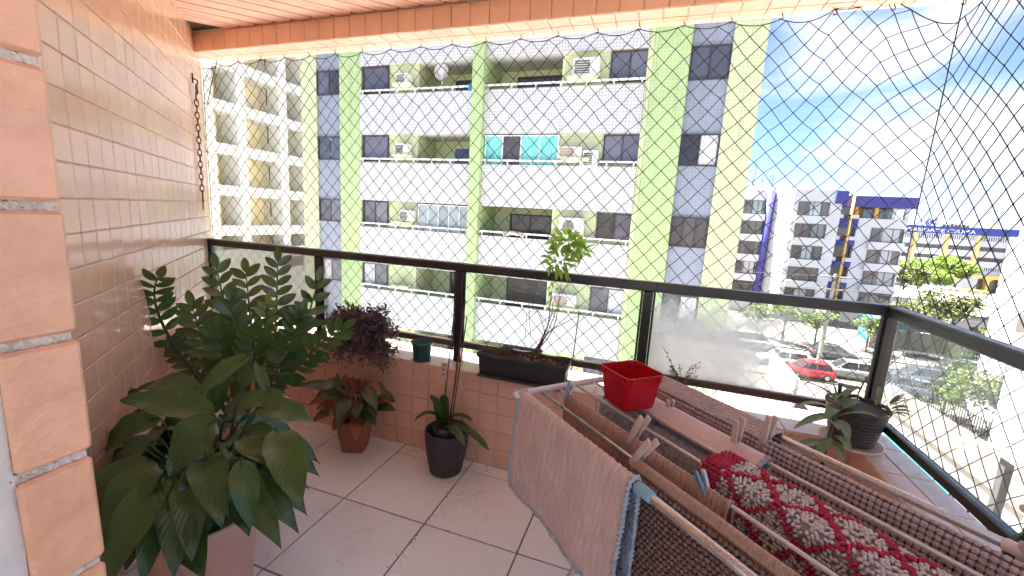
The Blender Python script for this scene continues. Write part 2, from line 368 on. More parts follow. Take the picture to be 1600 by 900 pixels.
for z in zj:                                 # crumbly mortar in the wide joints
    if z < 0.2: continue
    g = MB(); V = [(PX0 - 0.0048 + 0.0024*nz(i*.9, j*1.3, z*31), PY1 - 0.003 - 0.046*i/26, z + (j - 2)*0.00215 + .0006*nz(i*.7, j, z*17)) for j in range(5) for i in range(27)]
    g.add(V, [(j*27+i, j*27+i+1, (j+1)*27+i+1, (j+1)*27+i) for j in range(4) for i in range(26)]); g.build('mortar_joint', m_greygrout, pil)
ed = MB(); pr = [(PX0 - 0.0035 + 0.0028*nz(z*9, 3.3), PY1 - 0.049 + 0.0045*nz(z*14, 1.7), z) for z in np.linspace(0.1, 2.5, 120)]
for i in range(len(pr) - 1):
    (x0, y0, z0), (x1, y1, z1) = pr[i], pr[i+1]
    ed.add([(x0, y0, z0), (x0, -0.03, z0), (x1, -0.03, z1), (x1, y1, z1), (x0-.02, y0, z0), (x1-.02, y1, z1)], [(0,3,2,1), (0,4,5,3)])
ed.build('white_jamb', m_white_paint, pil, smooth=True)
bk = MB(); bk.box((0.62, -0.03, 0), (1.6, PY1, 2.6)); bk.box((PX0 - .01, -0.03, 2.36), (0.62, PY1, 2.6))
tag(bk.build('door_wall', m_white_paint), 'plain wall around the balcony door behind the viewer', 'wall') if False else None

# ------------------------------------------------------------------ parapet with sill
par = thing('parapet', (-1.0, 2.18, 0), 'low peach tiled parapet wall with a wide tiled sill carrying the railing', 'parapet')
b = MB(); b.box((-3.14, YI + 0.007, -0.2), (XO, YO, ZS - 0.007)); b.box((XI + 0.007, -2.2, -0.2), (XO, YI + 0.006, ZS - 0.0075)); b.build('parapet_core', m_grout, par)
PT = 0.1062; t_par = tile_mesh('tile', PT - 0.004, PT - 0.004, 0.007, m_tile)
for c in range(36):
    x = XI - 0.006 - PT*(c + 0.5)
    if x < -2.95: break
    for r in range(5): lay(par, 'tile', t_par, (1,0,0), (0,0,1), (0,-1,0), (x, YI + 0.007, ZS - 0.004 - PT*(r + 0.5)))
for c in range(14):
    for r in range(5): lay(par, 'tile', t_par, (0,-1,0), (0,0,1), (-1,0,0), (XI + 0.007, YI - 0.01 - PT*(c + 0.5), ZS - 0.004 - PT*(r + 0.5)))
m_silltile = M('sill_tile', (0.76, 0.58, 0.48), 0.2, 0.07, 7, coat=0.4, rnd=0.04)
t_sill = tile_mesh('sill_tile', 0.208, 0.1405, 0.007, m_silltile)
for c in range(19):
    x = XO - 0.002 - 0.212*(c + 0.5)
    if x < -3.02: break
    for r in range(2): lay(par, 'sill_tile', t_sill, (1,0,0), (0,1,0), (0,0,1), (x, YI + 0.002 + 0.1445*(r + 0.5), ZS - 0.007))
t_sill2 = tile_mesh('sill_tile', 0.0875, 0.208, 0.007, m_silltile)
for c in range(10):
    for r in range(2): lay(par, 'sill_tile', t_sill2, (1,0,0), (0,1,0), (0,0,1), (XI + 0.002 + 0.0905*(r + 0.5), YI - 0.003 - 0.212*(c + 0.5), ZS - 0.007))

# ------------------------------------------------------------------ beam and ceiling
ZB, ZC = 2.335, 2.452
BYI, BYO, BXI, BXO = 2.125, 2.312, 0.905, 1.092
bm = thing('ceiling_beam', (-1.0, 2.2, ZB), 'peach tiled beam under the ceiling edge, net hooks along it', 'beam')
b = MB(); b.box((-3.4, BYI + 0.008, ZB + 0.008), (BXO, BYO, 2.75)); b.box((BXI + 0.008, -2.2, ZB + 0.0085), (BXO - .001, BYI + 0.006, 2.749)); b.build('beam_core', m_grout, bm)
t_b1 = tile_mesh('tile', PT-0.004, 0.1105, 0.008, m_tile); t_b2 = tile_mesh('tile', PT-0.004, 0.0885, 0.008, m_tile)
for c in range(37):
    x = BXI - 0.005 - PT*(c + 0.5)
    if x < -3.05: break
    lay(bm, 'tile', t_b1, (1,0,0), (0,0,1), (0,-1,0), (x, BYI + 0.008, ZB + 0.058))
for c in range(39):
    x = BXO - 0.001 - PT*(c + 0.5)
    if x < -3.12: break
    for r in range(2): lay(bm, 'tile', t_b2, (-1,0,0), (0,1,0), (0,0,-1), (x, BYI + 0.001 + 0.0925*(r + 0.5), ZB + 0.008))
for c in range(13):
    lay(bm, 'tile', t_b1, (0,-1,0), (0,0,1), (-1,0,0), (BXI + 0.008, BYI - 0.004 - PT*(c + 0.5), ZB + 0.058))
    for r in range(2): lay(bm, 'tile', t_b2, (0,-1,0), (-1,0,0), (0,0,-1), (BXI + 0.001 + 0.0925*(r + 0.5), BYI - 0.004 - PT*(c + 0.5), ZB + 0.008))
cl = MB(); cl.box((-3.6, -2.2, ZC + 0.013), (BXI + 0.006, BYI + 0.006, ZC + 0.2)); ceil = structure(cl.build('ceiling', m_rust))
PD = Vector((0.712, 0.703, 0)).normalized(); PN = Vector((-PD.y, PD.x, 0)); PW = 0.10
inside = lambda p: -3.5 < p.x < BXI and -2.2 < p.y < BYI and (p - W0P).dot(WN) > 0.0
def clip_len(o):                             # extent of a plank line inside the ceiling outline
    ts = [t for t in np.arange(-4, 6, 0.01) if inside(o + PD*t)]
    return (min(ts), max(ts)) if ts else None
for k in range(-18, 34):
    o = PN*(PW*(k + 0.5)); r = clip_len(o)
    if not r: continue
    segs = [(r[0] - 0.02, r[1] + 0.02)]
    jt = (Vector((-0.72, BYI - 0.06, 0)) - o).dot(PD) + (0.0)     # a butt joint runs across the planks
    if segs[0][0] < jt < segs[0][1]: segs = [(segs[0][0], jt - 0.0015), (jt + 0.0015, segs[0][1])]
    for s0, s1 in segs:
        if s1 - s0 < 0.02: continue
        g = MB(); hl = (s1 - s0)/2
        g.add([(-hl, -PW/2 + .0015, 0.012), (hl, -PW/2 + .0015, 0.012), (hl, PW/2 - .0015, 0.012), (-hl, PW/2 - .0015, 0.012),
               (-hl, -PW/2 + .005, 0), (hl, -PW/2 + .005, 0), (hl, PW/2 - .005, 0), (-hl, PW/2 - .005, 0)],
              [(4,7,6,5), (0,4,5,1), (1,5,6,2), (2,6,7,3), (3,7,4,0)])
        me = bpy.data.meshes.new('ceiling_plank'); me.from_pydata(g.v, [], g.f); me.materials.append(m_plank); me.update()
        put(me, 'ceiling_plank', ceil, PD, PN, (0,0,1), o + PD*((s0+s1)/2) + Vector((0,0,ZC)))

# ------------------------------------------------------------------ glass railing
YR, XR, ZR = 2.17, 0.975, 1.118
def glass_mat(name, film=0.0, refl=0.8, dust=0.07):
    m, t = newmat(name)
    tr = N(t, 'ShaderNodeBsdfTransparent', {'Color': (0.93, 0.955, 0.95, 1)})
    gl = N(t, 'ShaderNodeBsdfGlossy', {'Color': (1, 1, 1, 1), 'Roughness': 0.02})
    fr = N(t, 'ShaderNodeFresnel', {'IOR': 1.45})
    s = N(t, 'ShaderNodeMixShader', {0: mathn(t, 'MULTIPLY', fr.outputs[0], refl), 1: tr.outputs[0], 2: gl.outputs[0]}).outputs[0]
    g = N(t, 'ShaderNodeTexCoord').outputs['Object']
    dn = N(t, 'ShaderNodeTexNoise', {'Vector': g, 'Scale': 6.0, 'Detail': 9.0, 'Roughness': 0.75})
    f = N(t, 'ShaderNodeMapRange', {'Value': dn.outputs['Fac'], 'From Min': 0.4, 'From Max': 0.8, 'To Min': 0.012, 'To Max': dust}).outputs[0]
    if film:                                 # whitish scale dried onto the lower part of the pane
        sx = N(t, 'ShaderNodeSeparateXYZ', {0: N(t, 'ShaderNodeNewGeometry').outputs['Position']})
        a = mathn(t, 'MULTIPLY_ADD', sx.outputs[0], -1.2, 0.80)
        b = mathn(t, 'MULTIPLY_ADD', sx.outputs[2], -2.2, 2.3)
        k = mathn(t, 'ADD', mathn(t, 'MINIMUM', a, b), mathn(t, 'MULTIPLY_ADD', dn.outputs['Fac'], 0.9, -0.45))
        k = N(t, 'ShaderNodeMapRange', {'Value': k, 'From Min': -0.12, 'From Max': 0.42, 'To Min': 0.0, 'To Max': 0.93}, interpolation_type='SMOOTHSTEP').outputs[0]
        f = mathn(t, 'MAXIMUM', f, k)
    d1 = N(t, 'ShaderNodeBsdfDiffuse', {'Color': (0.78, 0.79, 0.78, 1)}); d2 = N(t, 'ShaderNodeBsdfTranslucent', {'Color': (0.8, 0.81, 0.8, 1)})
    df = N(t, 'ShaderNodeMixShader', {0: 0.55, 1: d1.outputs[0], 2: d2.outputs[0]})
    s = N(t, 'ShaderNodeMixShader', {0: f, 1: s, 2: df.outputs[0]}).outputs[0]
    N(t, 'ShaderNodeOutputMaterial', {'Surface': s}); return m
m_glass = glass_mat('clear_pane'); m_film = glass_mat('scaled_pane', 1.0); m_side_glass = glass_mat('clear_side_pane', 0.0, 0.3, 0.03)
rail = thing('glass_railing', (-1.0, YR, ZS), 'black metal railing with glass panes round the balcony edge', 'railing')
hr = 0.0235; zb0, zb1 = 0.625, 0.658
pxs = [-3.03, -2.035, -1.03, -0.005, 0.975]
b = MB(); b.obox(((-3.06+XR+hr)/2, YR, ZR - hr), ((XR+hr+3.06)/2, 0, 0), (0, hr+.002, 0), (0, 0, hr), bev=0.006); b.build('top_rail', m_black, rail)
b = MB(); b.obox((XR, (YR-hr-.004-0.9)/2, ZR - hr - .0005), (hr+.001, 0, 0), (0, (YR-hr-.004+0.9)/2, 0), (0, 0, hr), bev=0.006); b.build('top_rail', m_black, rail)
for i in range(4):
    x0 = pxs[i] + hr + (0 if i else -0.0); x1 = pxs[i+1] - hr
    b = MB(); b.obox(((x0+x1)/2, YR, (zb0+zb1)/2), ((x1-x0)/2 - .0005, 0, 0), (0, 0.02, 0), (0, 0, (zb1-zb0)/2), bev=0.003); b.build('bottom_rail', m_rustrail, rail)
    g = MB(); g.box((x0 + .0015, YR - .003, zb1 + .001), (x1 - .0015, YR + .003, ZR - 2*hr - .001))
    o = g.build('glass_pane', m_film if i == 3 else m_glass, rail)
    if i == 3: o['label'] = 'pane clouded by white scale'
    for x, wd in ((x0 + .006, 0.006), (x1 - .006, 0.006)):
        b = MB(); b.box((x - wd + .0006, YR - .0115, zb1 + .0006), (x + wd - .0006, YR - .0035, ZR - 2*hr - .0006)); b.build('glazing_bead', m_black, rail)
for i, x in enumerate(pxs):
    zt = ZR - 2*hr - .0004
    b = MB(); b.obox((x, YR, (ZS + zt)/2), (hr - .0004, 0, 0), (0, hr, 0), (0, 0, (zt - ZS)/2), bev=0.004); b.build('post', m_black, rail)
ysd = [YR - hr, 0.98, -0.2]
for i in range(2):
    y1, y0 = ysd[i] - (0 if i == 0 else hr), ysd[i+1] + hr
    b = MB(); b.obox((XR, (y0+y1)/2, (zb0+zb1)/2 - .01), (0.018, 0, 0), (0, (y1-y0)/2 - .0005, 0), (0, 0, (zb1-zb0)/2), bev=0.003); b.build('bottom_rail', m_black, rail)
    g = MB(); g.box((XR - .003, y0 + .002, zb1 - .009), (XR + .003, y1 - .002, ZR - 2*hr - .002)); g.build('glass_pane', m_side_glass, rail)
    b = MB(); b.obox((XR, ysd[i+1], (ZS + ZR - 2*hr - .001)/2), (hr - .001, 0, 0), (0, hr - .0004, 0), (0, 0, (ZR - 2*hr - .001 - ZS)/2), bev=0.004); b.build('post', m_black, rail)

# ------------------------------------------------------------------ safety net
m_net = M('dark_net_twine', (0.030, 0.022, 0.022), 0.8, 0.2, 50)
YN, XN = 2.272, 1.04; HX, HZ = 0.0445, 0.0465; ZTOP, ZBOT = 2.318, 0.55
net = thing('safety_net', (-1.0, YN, ZB), 'dark diamond mesh safety net stretched across the whole balcony opening', 'net')
XL = -3.125; hooks = [XL + 0.14 + 0.2*k for k in range(21)]; hooks = [h for h in hooks if h < XN - 0.1] + [XN]
def sag(x):
    for a, b_ in zip(hooks[:-1], hooks[1:]):
        if a <= x <= b_: t = (x - a)/(b_ - a); return 4*t*(1-t)*0.022
    return 0.03 if x < hooks[0] else 0.0
def net_pt(u, z):                            # u runs along the front, then turns the corner towards the viewer
    L = XN - XL; e = XN - (XL + u)
    near = math.exp(-(e/0.42)**2) * max(0, min(1, (z - 1.3)/1.0))
    zz = z + 0.07*near*math.sin(u*9 + z*2) * (1 if e > 0 else .6) + 0.006*nz(u*2.5, z*2.5, 1)
    uu = u + 0.05*near*math.sin(z*5.2 + 0.4) + 0.006*nz(u*2.5, z*2.5, 5) + 0.0035*nz(u*23, z*23, 9)
    top = ZTOP - (sag(XL + u) if u < L else 0.012)
    zz = ZBOT + (zz - ZBOT)*(top - ZBOT)/(ZTOP - ZBOT)
    blw = 0.012*nz(u*1.3, z*1.1, 3)
    return Vector((XL + uu, YN + blw, zz)) if uu < L else Vector((XN + blw, YN - (uu - L), zz))
LT = (XN - XL) + 2.35; nu, nv = int(LT/HX), int((ZTOP - ZBOT)/HZ)
nodes = {(i, j): net_pt(i*HX, ZTOP - j*(ZTOP - ZBOT)/nv) for i in range(nu + 1) for j in range(nv + 1) if (i + j) % 2 == 0}
mesh_b = MB(); kn = MB()
for (i, j), p in nodes.items():
    for di in (1, -1):
        q = nodes.get((i + di, j + 1))
        if q:
            mid = (p + q)/2 + Vector((0, 0, -0.0012 + 0.002*nz(p.x*40, p.y*40 + di, p.z*40)))
            mesh_b.tube([p, mid, q], 0.0020, 3, cap=False)
    kn.blob(p, 0.0037, 4, 2)
for L_ in ([(0, j) for j in range(nv + 1)],):
    pass
stuff(mesh_b.build('mesh', m_net, net)); stuff(kn.build('knots', m_net, net))
rope = [net_pt(u, ZTOP) for u in np.arange(0, LT, 0.02)]
b = MB(); b.tube(rope, 0.0022, 5); b.build('border_rope', m_net, net)
b = MB(); b.tube([net_pt(0.0, z) + Vector((0.004, 0, 0)) for z in np.linspace(ZTOP - .03, ZBOT, 60)], 0.0022, 5); b.build('border_rope', m_net, net)
b = MB(); b.tube([(XN - .004, YN - .004, ZTOP + 0.01), (XN - 0.02, YN - 0.03, 1.5), (XN - .03, YN - .05, ZBOT + .03)], 0.0024, 5); b.build('corner_cord', m_net, net)
b = MB(); b.tube(smooth_path([(XL + 0.14, YN, ZTOP - .01), (XL + 0.09, YN, 2.2), (XL + 0.03, YN, 2.05)], 6), 0.0026, 5); b.build('border_rope', m_net, net)
b = MB()
lp = [(XL + .14, YN, 2.3), (XL + .05, YN, 2.27), (XL + .03, YN, 2.2), (XL + .09, YN, 2.23), (XL + .12, YN, 2.17), (XL + .07, YN, 2.12), (XL + .1, YN, 2.28), (XL + .13, YN, 2.19)]
b.tube(smooth_path(lp, 8), 0.0015, 4); b.build('loose_twine', m_net, net)
hk = MB(); hk.tube([(0, 0, 0.006), (0, 0, -0.004), (0.006, 0, -0.012), (0.005, 0, -0.022), (-0.003, 0, -0.026), (-0.008, 0, -0.019)], 0.0023, 5)
hkm = bpy.data.meshes.new('hook'); hkm.from_pydata(hk.v, [], hk.f); hkm.materials.append(m_rust)
for h in hooks: put(hkm, 'hook', net, (1,0,0), (0,1,0), (0,0,1), (h, YN, ZB + 0.002))
for k in range(9): put(hkm, 'hook', net, (0,1,0), (-1,0,0), (0,0,1), (XN, YN - 0.2 - 0.2*k, ZB + 0.002))
for z in (2.06, 1.73, 1.4, 0.9): put(hkm, 'hook', net, (0,0,1), (0,1,0), (-1,0,0), (XL - 0.012, YN, z))

# ------------------------------------------------------------------ chain on the side wall
ch = thing('hanging_chain', tuple(W0P + WD*-0.17 + WN*0.01 + Vector((0,0,2.13))), 'rusty iron chain hanging from a wall hook on the tiled wall', 'chain')
cp = W0P + WD*-0.17 + WN*0.014
b = MB(); b.obox(cp + Vector((0,0,2.15)) - WN*0.011, WD*0.008, (0,0,0.03), WN*0.003, bev=0.001); b.tube([cp + Vector((0,0,2.15)) - WN*.01, cp + Vector((0,0,2.14)) + WN*.012, cp + Vector((0,0,2.118)) + WN*.012, cp + Vector((0,0,2.115))], 0.0045, 6); b.build('wall_hook', m_rust, ch)
def link(c, ux, hl, hw, r): 
    pts = [c + Vector((0,0,math.sin(a)*hl if abs(math.sin(a)) > 0 else 0)) + ux*(math.cos(a)*hw) for a in np.linspace(0, 2*math.pi, 13)[:-1]]
    b = MB(); b.tube(pts, r, 5, closed=True); return b
link(cp + Vector((0,0,2.085)) + WN*.006, WD, 0.03, 0.024, 0.004).build('ring', m_rust, ch, True)
z = 2.04
for k in range(17):
    link(cp + Vector((0.001*nz(k*.7),0,z)), WD if k % 2 == 0 else (WD*0.35 + WN*0.94).normalized(), 0.0255, 0.010, 0.0032).build('link', m_rust, ch, True); z -= 0.0385
b = MB(); b.tube(smooth_path([cp + Vector((0,0,z + 0.02)), cp + WD*.014 + Vector((0,0,z)), cp + Vector((0,0,z - 0.02)), cp - WD*.014 + Vector((0,0,z)), cp + WD*.001 + Vector((0,0,z + .016)), cp - WD*.004 + Vector((0,0,z - .03)), cp - WD*.006 + Vector((0,0,z - .065))], 5), 0.0038, 6); b.build('end_hook', m_rust, ch, True)
# ------------------------------------------------------------------ ground outside
ZG = -11.6
m_ground = M('pale_dusty_ground', (0.12, 0.107, 0.092), 0.95, 0.18, 0.15, bump=0.3, bscale=3, dirt=0.35)
m_asphalt = M('grey_asphalt', (0.075, 0.073, 0.072), 0.9, 0.2, 0.6, bump=0.3, bscale=20, dirt=0.2)
m_pave = M('sandy_pavement', (0.14, 0.118, 0.098), 0.9, 0.15, 0.8, bump=0.2, bscale=10, dirt=0.3)
m_conc = M('cream_concrete', (0.13, 0.107, 0.088), 0.9, 0.12, 0.5, bump=0.2, bscale=8, dirt=0.45)
m_kerb = M('kerb_stone', (0.25, 0.24, 0.23), 0.9, 0.1, 2)
m_linep = M('road_paint', (0.72, 0.70, 0.65), 0.8, 0.1, 3)
m_water = M('pool_water', (0.03, 0.42, 0.47), 0.06, 0.12, 1.2, bump=0.15, bscale=6)
m_whitec = M('white_render', (0.60, 0.59, 0.60), 0.75, 0.05, 0.4, dirt=0.25)
m_leaf_ext = M('street_tree_leaf', (0.115, 0.155, 0.045), 0.6, 0.4, 0.7, col2=(0.20, 0.26, 0.07), transl=0.4)
m_leaf_bright = M('bright_tree_leaf', (0.13, 0.21, 0.035), 0.55, 0.35, 0.5, col2=(0.27, 0.38, 0.07), transl=0.45)
m_leaf_dark = M('hedge_leaf', (0.07, 0.095, 0.03), 0.6, 0.4, 0.9, col2=(0.16, 0.18, 0.05), transl=0.3)
m_bark = M('grey_bark', (0.13, 0.10, 0.08), 0.9, 0.3, 6, bump=0.5, bscale=30)
g = MB(); S = 3000; g.add([(-S, -S, ZG), (S, -S, ZG), (S, S, ZG), (-S, S, ZG)], [(0,1,2,3)]); structure(g.build('ground', m_ground))
g = MB(); g.add([(-200, 44.6, ZG+.012), (260, 44.6, ZG+.012), (260, 53.6, ZG+.012), (-200, 53.6, ZG+.012)], [(0,1,2,3)]); road = structure(g.build('road', m_asphalt))
g = MB()
for k in range(-10, 20): g.add([(k*6.0, 49.0, ZG+.016), (k*6.0+2.6, 49.0, ZG+.016), (k*6.0+2.6, 49.14, ZG+.016), (k*6.0, 49.14, ZG+.016)], [(0,1,2,3)])
g.build('lane_marking', m_linep, road)
g = MB(); g.box((-200, 53.6, ZG-.3), (260, 58.5, ZG+.14)); structure(g.build('pavement', m_pave))
g = MB(); g.box((-200, 42.4, ZG-.3), (260, 44.6, ZG+.12)); structure(g.build('pavement', m_pave))
for y in (53.45, 44.6):
    g = MB(); g.box((-200, y, ZG-.2), (260, y+.15, ZG+.155)); structure(g.build('kerb', m_kerb))
g = MB(); g.add([(10.6, 24, ZG+.006), (21.2, 24, ZG+.006), (21.2, 42.4, ZG+.006), (10.6, 42.4, ZG+.006)], [(0,1,2,3)]); structure(g.build('forecourt', M('worn_grey_paving', (0.115, 0.108, 0.10), 0.9, 0.25, 0.4, bump=0.2, bscale=8, dirt=0.4)))
g = MB(); g.add([(-30, 2.4, ZG+.008), (10.6, 2.4, ZG+.008), (10.6, 16.4, ZG+.008), (-30, 16.4, ZG+.008)], [(0,1,2,3)]); structure(g.build('bounce_ground', M('pale_bounce_paving', (0.48, 0.48, 0.485), 0.8, 0.1, 0.8, dirt=0.2)))  # unseen pale ground, added to bounce sunlight up into the balcony and facade
# pool in the neighbours' yard
pw = thing('swimming_pool', (16.2, 31, ZG), 'turquoise swimming pool down in the yard beside the cream walkway', 'pool')
g = MB(); g.add([(14.9, 26, ZG+.10), (16.5, 26, ZG+.10), (17.0, 36.6, ZG+.10), (15.2, 36.6, ZG+.10)], [(0,1,2,3)]); g.build('water', m_water, pw)
g = MB()
for a, b_ in (((14.9, 26), (15.2, 36.6)), ((16.5, 26), (17.0, 36.6))): g.tube([(a[0], a[1], ZG+.12), (b_[0], b_[1], ZG+.12)], 0.14, 6)
g.build('coping', m_whitec, pw)
# boundary wall with broad cream top, railings on it
bw = thing('boundary_wall', (19, 34, ZG), 'long cream boundary wall with a broad sloping top beside the pool', 'wall')
A, B = Vector((19.9, 42.0, 0)), Vector((20.9, 25.0, 0)); C_, D_ = Vector((17.9, 42.0, 0)), Vector((17.9, 25.0, 0))
g = MB(); P = [C_ + Vector((0,0,ZG)), D_ + Vector((0,0,ZG)), B + Vector((0,0,ZG)), A + Vector((0,0,ZG))]; Q = [C_ + Vector((0,0,ZG+.35)), D_ + Vector((0,0,ZG+.35)), B + Vector((0,0,ZG+1.0)), A + Vector((0,0,ZG+1.0))]
g.add(P + Q, [(4,5,6,7), (0,1,5,4), (1,2,6,5), (2,3,7,6), (3,0,4,7)]); g.build('wall_body', m_conc, bw)
m_iron = M('dark_iron_bars', (0.03, 0.03, 0.03), 0.5, 0.2, 5)
fence = thing('bar_fence', (20.2, 38, ZG+1), 'dark iron bar fence along the street side of the cream wall', 'fence')
for k in range(46):
    p = A.lerp(B, 0.02 + k*0.0125); g = MB(); g.box((p.x-.02, p.y-.02, ZG+1.0), (p.x+.02, p.y+.02, ZG+2.3)); g.build('bar', m_iron, fence)
for z_ in (ZG+1.15, ZG+2.15):
    p, q = A.lerp(B, .02), A.lerp(B, .585); g = MB(); g.tube([(p.x, p.y, z_), (q.x, q.y, z_)], 0.03, 4); g.build('rail', m_iron, fence)
ww = MB(); ww.box((10.9, 35.0, ZG), (11.15, 42.3, ZG+2.3)); tag(ww.build('yard_wall', m_whitec), 'white yard wall running towards the street past the red car', 'wall')

# ------------------------------------------------------------------ glass and frames of far windows
def window_mat(name, c1, c2, rough=0.06):
    m, t = newmat(name); oi = N(t, 'ShaderNodeObjectInfo').outputs['Random']
    g = N(t, 'ShaderNodeNewGeometry').outputs['Position']
    nn = N(t, 'ShaderNodeTexNoise', {'Vector': g, 'Scale': 0.9, 'Detail': 3.0})
    c = mixc(t, nn.outputs['Fac'], rgb(c1), rgb(c2)); k = N(t, 'ShaderNodeMapRange', {'Value': oi, 'To Min': 0.6, 'To Max': 1.5}).outputs[0]
    c = mixc(t, 1.0, c, N(t, 'ShaderNodeCombineColor', {0: k, 1: k, 2: k}).outputs[0], 'MULTIPLY')
    w = N(t, 'ShaderNodeTexNoise', {'Vector': g, 'Scale': 1.3, 'Detail': 1.0}); bp = N(t, 'ShaderNodeBump', {'Height': w.outputs['Fac'], 'Strength': 0.06, 'Distance': 0.2})
    p = N(t, 'ShaderNodeBsdfPrincipled', {'Base Color': c, 'Roughness': rough, 'Specular IOR Level': 0.6, 'Normal': bp.outputs[0]})
    N(t, 'ShaderNodeOutputMaterial', {'Surface': p.outputs[0]}); return m
m_win = window_mat('tinted_window_pane', (0.075, 0.075, 0.095), (0.12, 0.12, 0.15))
m_dark = window_mat('dark_door_pane', (0.030, 0.025, 0.025), (0.07, 0.06, 0.058), 0.1)
m_far = window_mat('far_window_pane', (0.06, 0.05, 0.045), (0.16, 0.14, 0.13), 0.12)
m_pale = window_mat('pale_enclosure_pane', (0.22, 0.27, 0.29), (0.32, 0.37, 0.38), 0.08)
m_frame = M('dark_window_frame', (0.035, 0.033, 0.038), 0.45, 0.1, 3)
m_alu = M('white_aluminium', (0.72, 0.72, 0.73), 0.4, 0.05, 3)
m_curt_t = M('turquoise_curtain', (0.09, 0.52, 0.50), 0.7, 0.3, 2, stretch=(9, 9, 0.5), col2=(0.30, 0.72, 0.69))
m_curt_w = M('pale_curtain', (0.50, 0.49, 0.50), 0.8, 0.25, 2, stretch=(9, 9, 0.5))
def window(parent, x0, x1, z0, z1, Y, glass=None, fr=None, leaves=2, mull=0.045, curtain=None, gap=None):
    """framed sliding window on a wall whose face is at Y (facing -Y): frame > pane"""
    f = MB(); t = mull; fd = 0.07
    f.box((x0, Y-fd, z0), (x1, Y+.01, z0+t)); f.box((x0, Y-fd, z1-t), (x1, Y+.01, z1))
    f.box((x0, Y-fd+.001, z0+t), (x0+t, Y+.01, z1-t)); f.box((x1-t, Y-fd+.001, z0+t), (x1, Y+.01, z1-t))
    n = leaves
    for k in range(1, n):
        xm = x0 + (x1-x0)*k/n; f.box((xm-t/2, Y-fd+.012, z0+t), (xm+t/2, Y+.01, z1-t))
    fo = f.build('window', fr or m_frame, parent)
    for k in range(n):
        a, b_ = x0 + (x1-x0)*k/n + (t if k == 0 else t/2), x0 + (x1-x0)*(k+1)/n - (t if k == n-1 else t/2)
        mt = glass or m_win
        if gap is not None and k == gap: mt = m_dark
        if curtain is not None and k in curtain: mt = curtain[k]
        g = MB(); yy = Y - 0.025 - (0.015 if k % 2 else 0); g.box((a+.001, yy, z0+t+.001), (b_-.001, yy+.008, z1-t-.001)); g.build('pane', mt, fo)
    return fo

# ------------------------------------------------------------------ the green and grey apartment block opposite
YF = 16.5
m_gwhite = grid_mat('white_facade_tile', (0.575, 0.57, 0.57), (0.28, 0.275, 0.275), 0.115, 0.007)
m_ggreen = grid_mat('green_facade_tile', (0.41, 0.53, 0.245), (0.29, 0.38, 0.175), 0.115, 0.006)
m_gcream = grid_mat('pale_green_facade_tile', (0.54, 0.575, 0.335), (0.37, 0.40, 0.23), 0.115, 0.006)
m_ggrey = grid_mat('grey_facade_tile', (0.235, 0.255, 0.315), (0.31, 0.33, 0.385), 0.115, 0.006)
m_niche = M('pale_green_wall', (0.62, 0.68, 0.38), 0.8, 0.06, 0.7, dirt=0.1)
blk = thing('apartment_block', (-6.8, 20, ZG), 'white apartment block with green and grey tiled strips straight across from the railing', 'building')
ZT = 11.6
def strip(name, x0, x1, y, mat, zt=ZT): g = MB(); g.box((x0, y, ZG), (x1, 27.0, zt)); return g.build(name, mat, blk)
r = lambda q: q*YF
strip('pale_green_strip', r(-.992), r(-.9385), YF, m_gcream)
strip('grey_strip', r(-.9385), r(-.8535), YF+.08, m_ggrey)
strip('green_strip', r(-.8535), r(-.783), YF-.12, m_ggreen)
strip('green_column', r(-.4525), r(-.4235), YF-.42, m_ggreen)
strip('green_strip', r(-.045), r(.027), YF-.12, m_ggreen)
strip('pale_green_edge', r(-.057), r(-.0452), YF-.1, m_gcream)
strip('grey_strip', r(.027), r(.1045), YF+.08, m_ggrey)
strip('pale_green_strip', r(.1045), r(.1655), YF, m_gcream)
def wz(q): return CAM_H + YF*q
PITCH = 0.1727
g = MB(); g.box((r(-.783), 18.1, ZG), (r(-.057), 27, ZT)); g.build('rear_wall', m_niche, blk)
for x0, x1 in ((-.783, -.612), (-.235, -.0572)):
    g = MB(); g.box((r(x0), YF+.02, ZG), (r(x1), 18.1, ZT)); g.build('infill_wall', m_gcream, blk)
m_soffit = M('balcony_ceiling', (0.70, 0.68, 0.64), 0.8, 0.04, 1)
m_rail_w = M('white_handrail', (0.78, 0.78, 0.78), 0.4, 0.04, 2)
m_ac = M('white_air_conditioner', (0.70, 0.69, 0.66), 0.5, 0.06, 4, dirt=0.2)
m_acd = M('dark_grille', (0.10, 0.09, 0.085), 0.7, 0.2, 6)
m_acb = M('brown_grille', (0.32, 0.20, 0.14), 0.7, 0.2, 6)
def ac_unit(x, z, w, h, style, label):
    y = YF - 0.36; o = thing('air_conditioner', (x, y, z), label, 'air conditioner', 'air conditioners on the block opposite')
    b = MB(); b.obox((x, y + .17, z + h/2), (w/2, 0, 0), (0, .18, 0), (0, 0, h/2), bev=0.02); b.build('casing', m_ac, o)
    b = MB()
    if style == 'fan':
        pts = [(x - w*.12 + .36*h*math.cos(a), y - .015, z + h/2 + .36*h*math.sin(a)) for a in np.linspace(0, 2*math.pi, 25)[:-1]]
        b.prism(pts, (0, .01, 0)); f = b.build('fan_grille', m_acd, o)
        c = MB()
        for rr in (.12, .22, .32): c.tube([(x - w*.12 + rr*h*math.cos(a), y - .02, z + h/2 + rr*h*math.sin(a)) for a in np.linspace(0, 2*math.pi, 17)[:-1]], .008, 4, closed=True)
        c.build('grille_ring', m_ac, f)
    else:
        b.box((x - w*.42, y - .014, z + h*.14), (x + w*.16, y, z + h*.84)); f = b.build('grille', m_acb if style == 'brown' else m_acd, o)
        for k in range(5): c = MB(); c.box((x - w*.42, y - .024, z + h*(.2 + .13*k)), (x + w*.16, y - .0145, z + h*(.225 + .13*k))); c.build('louvre', m_ac, f)
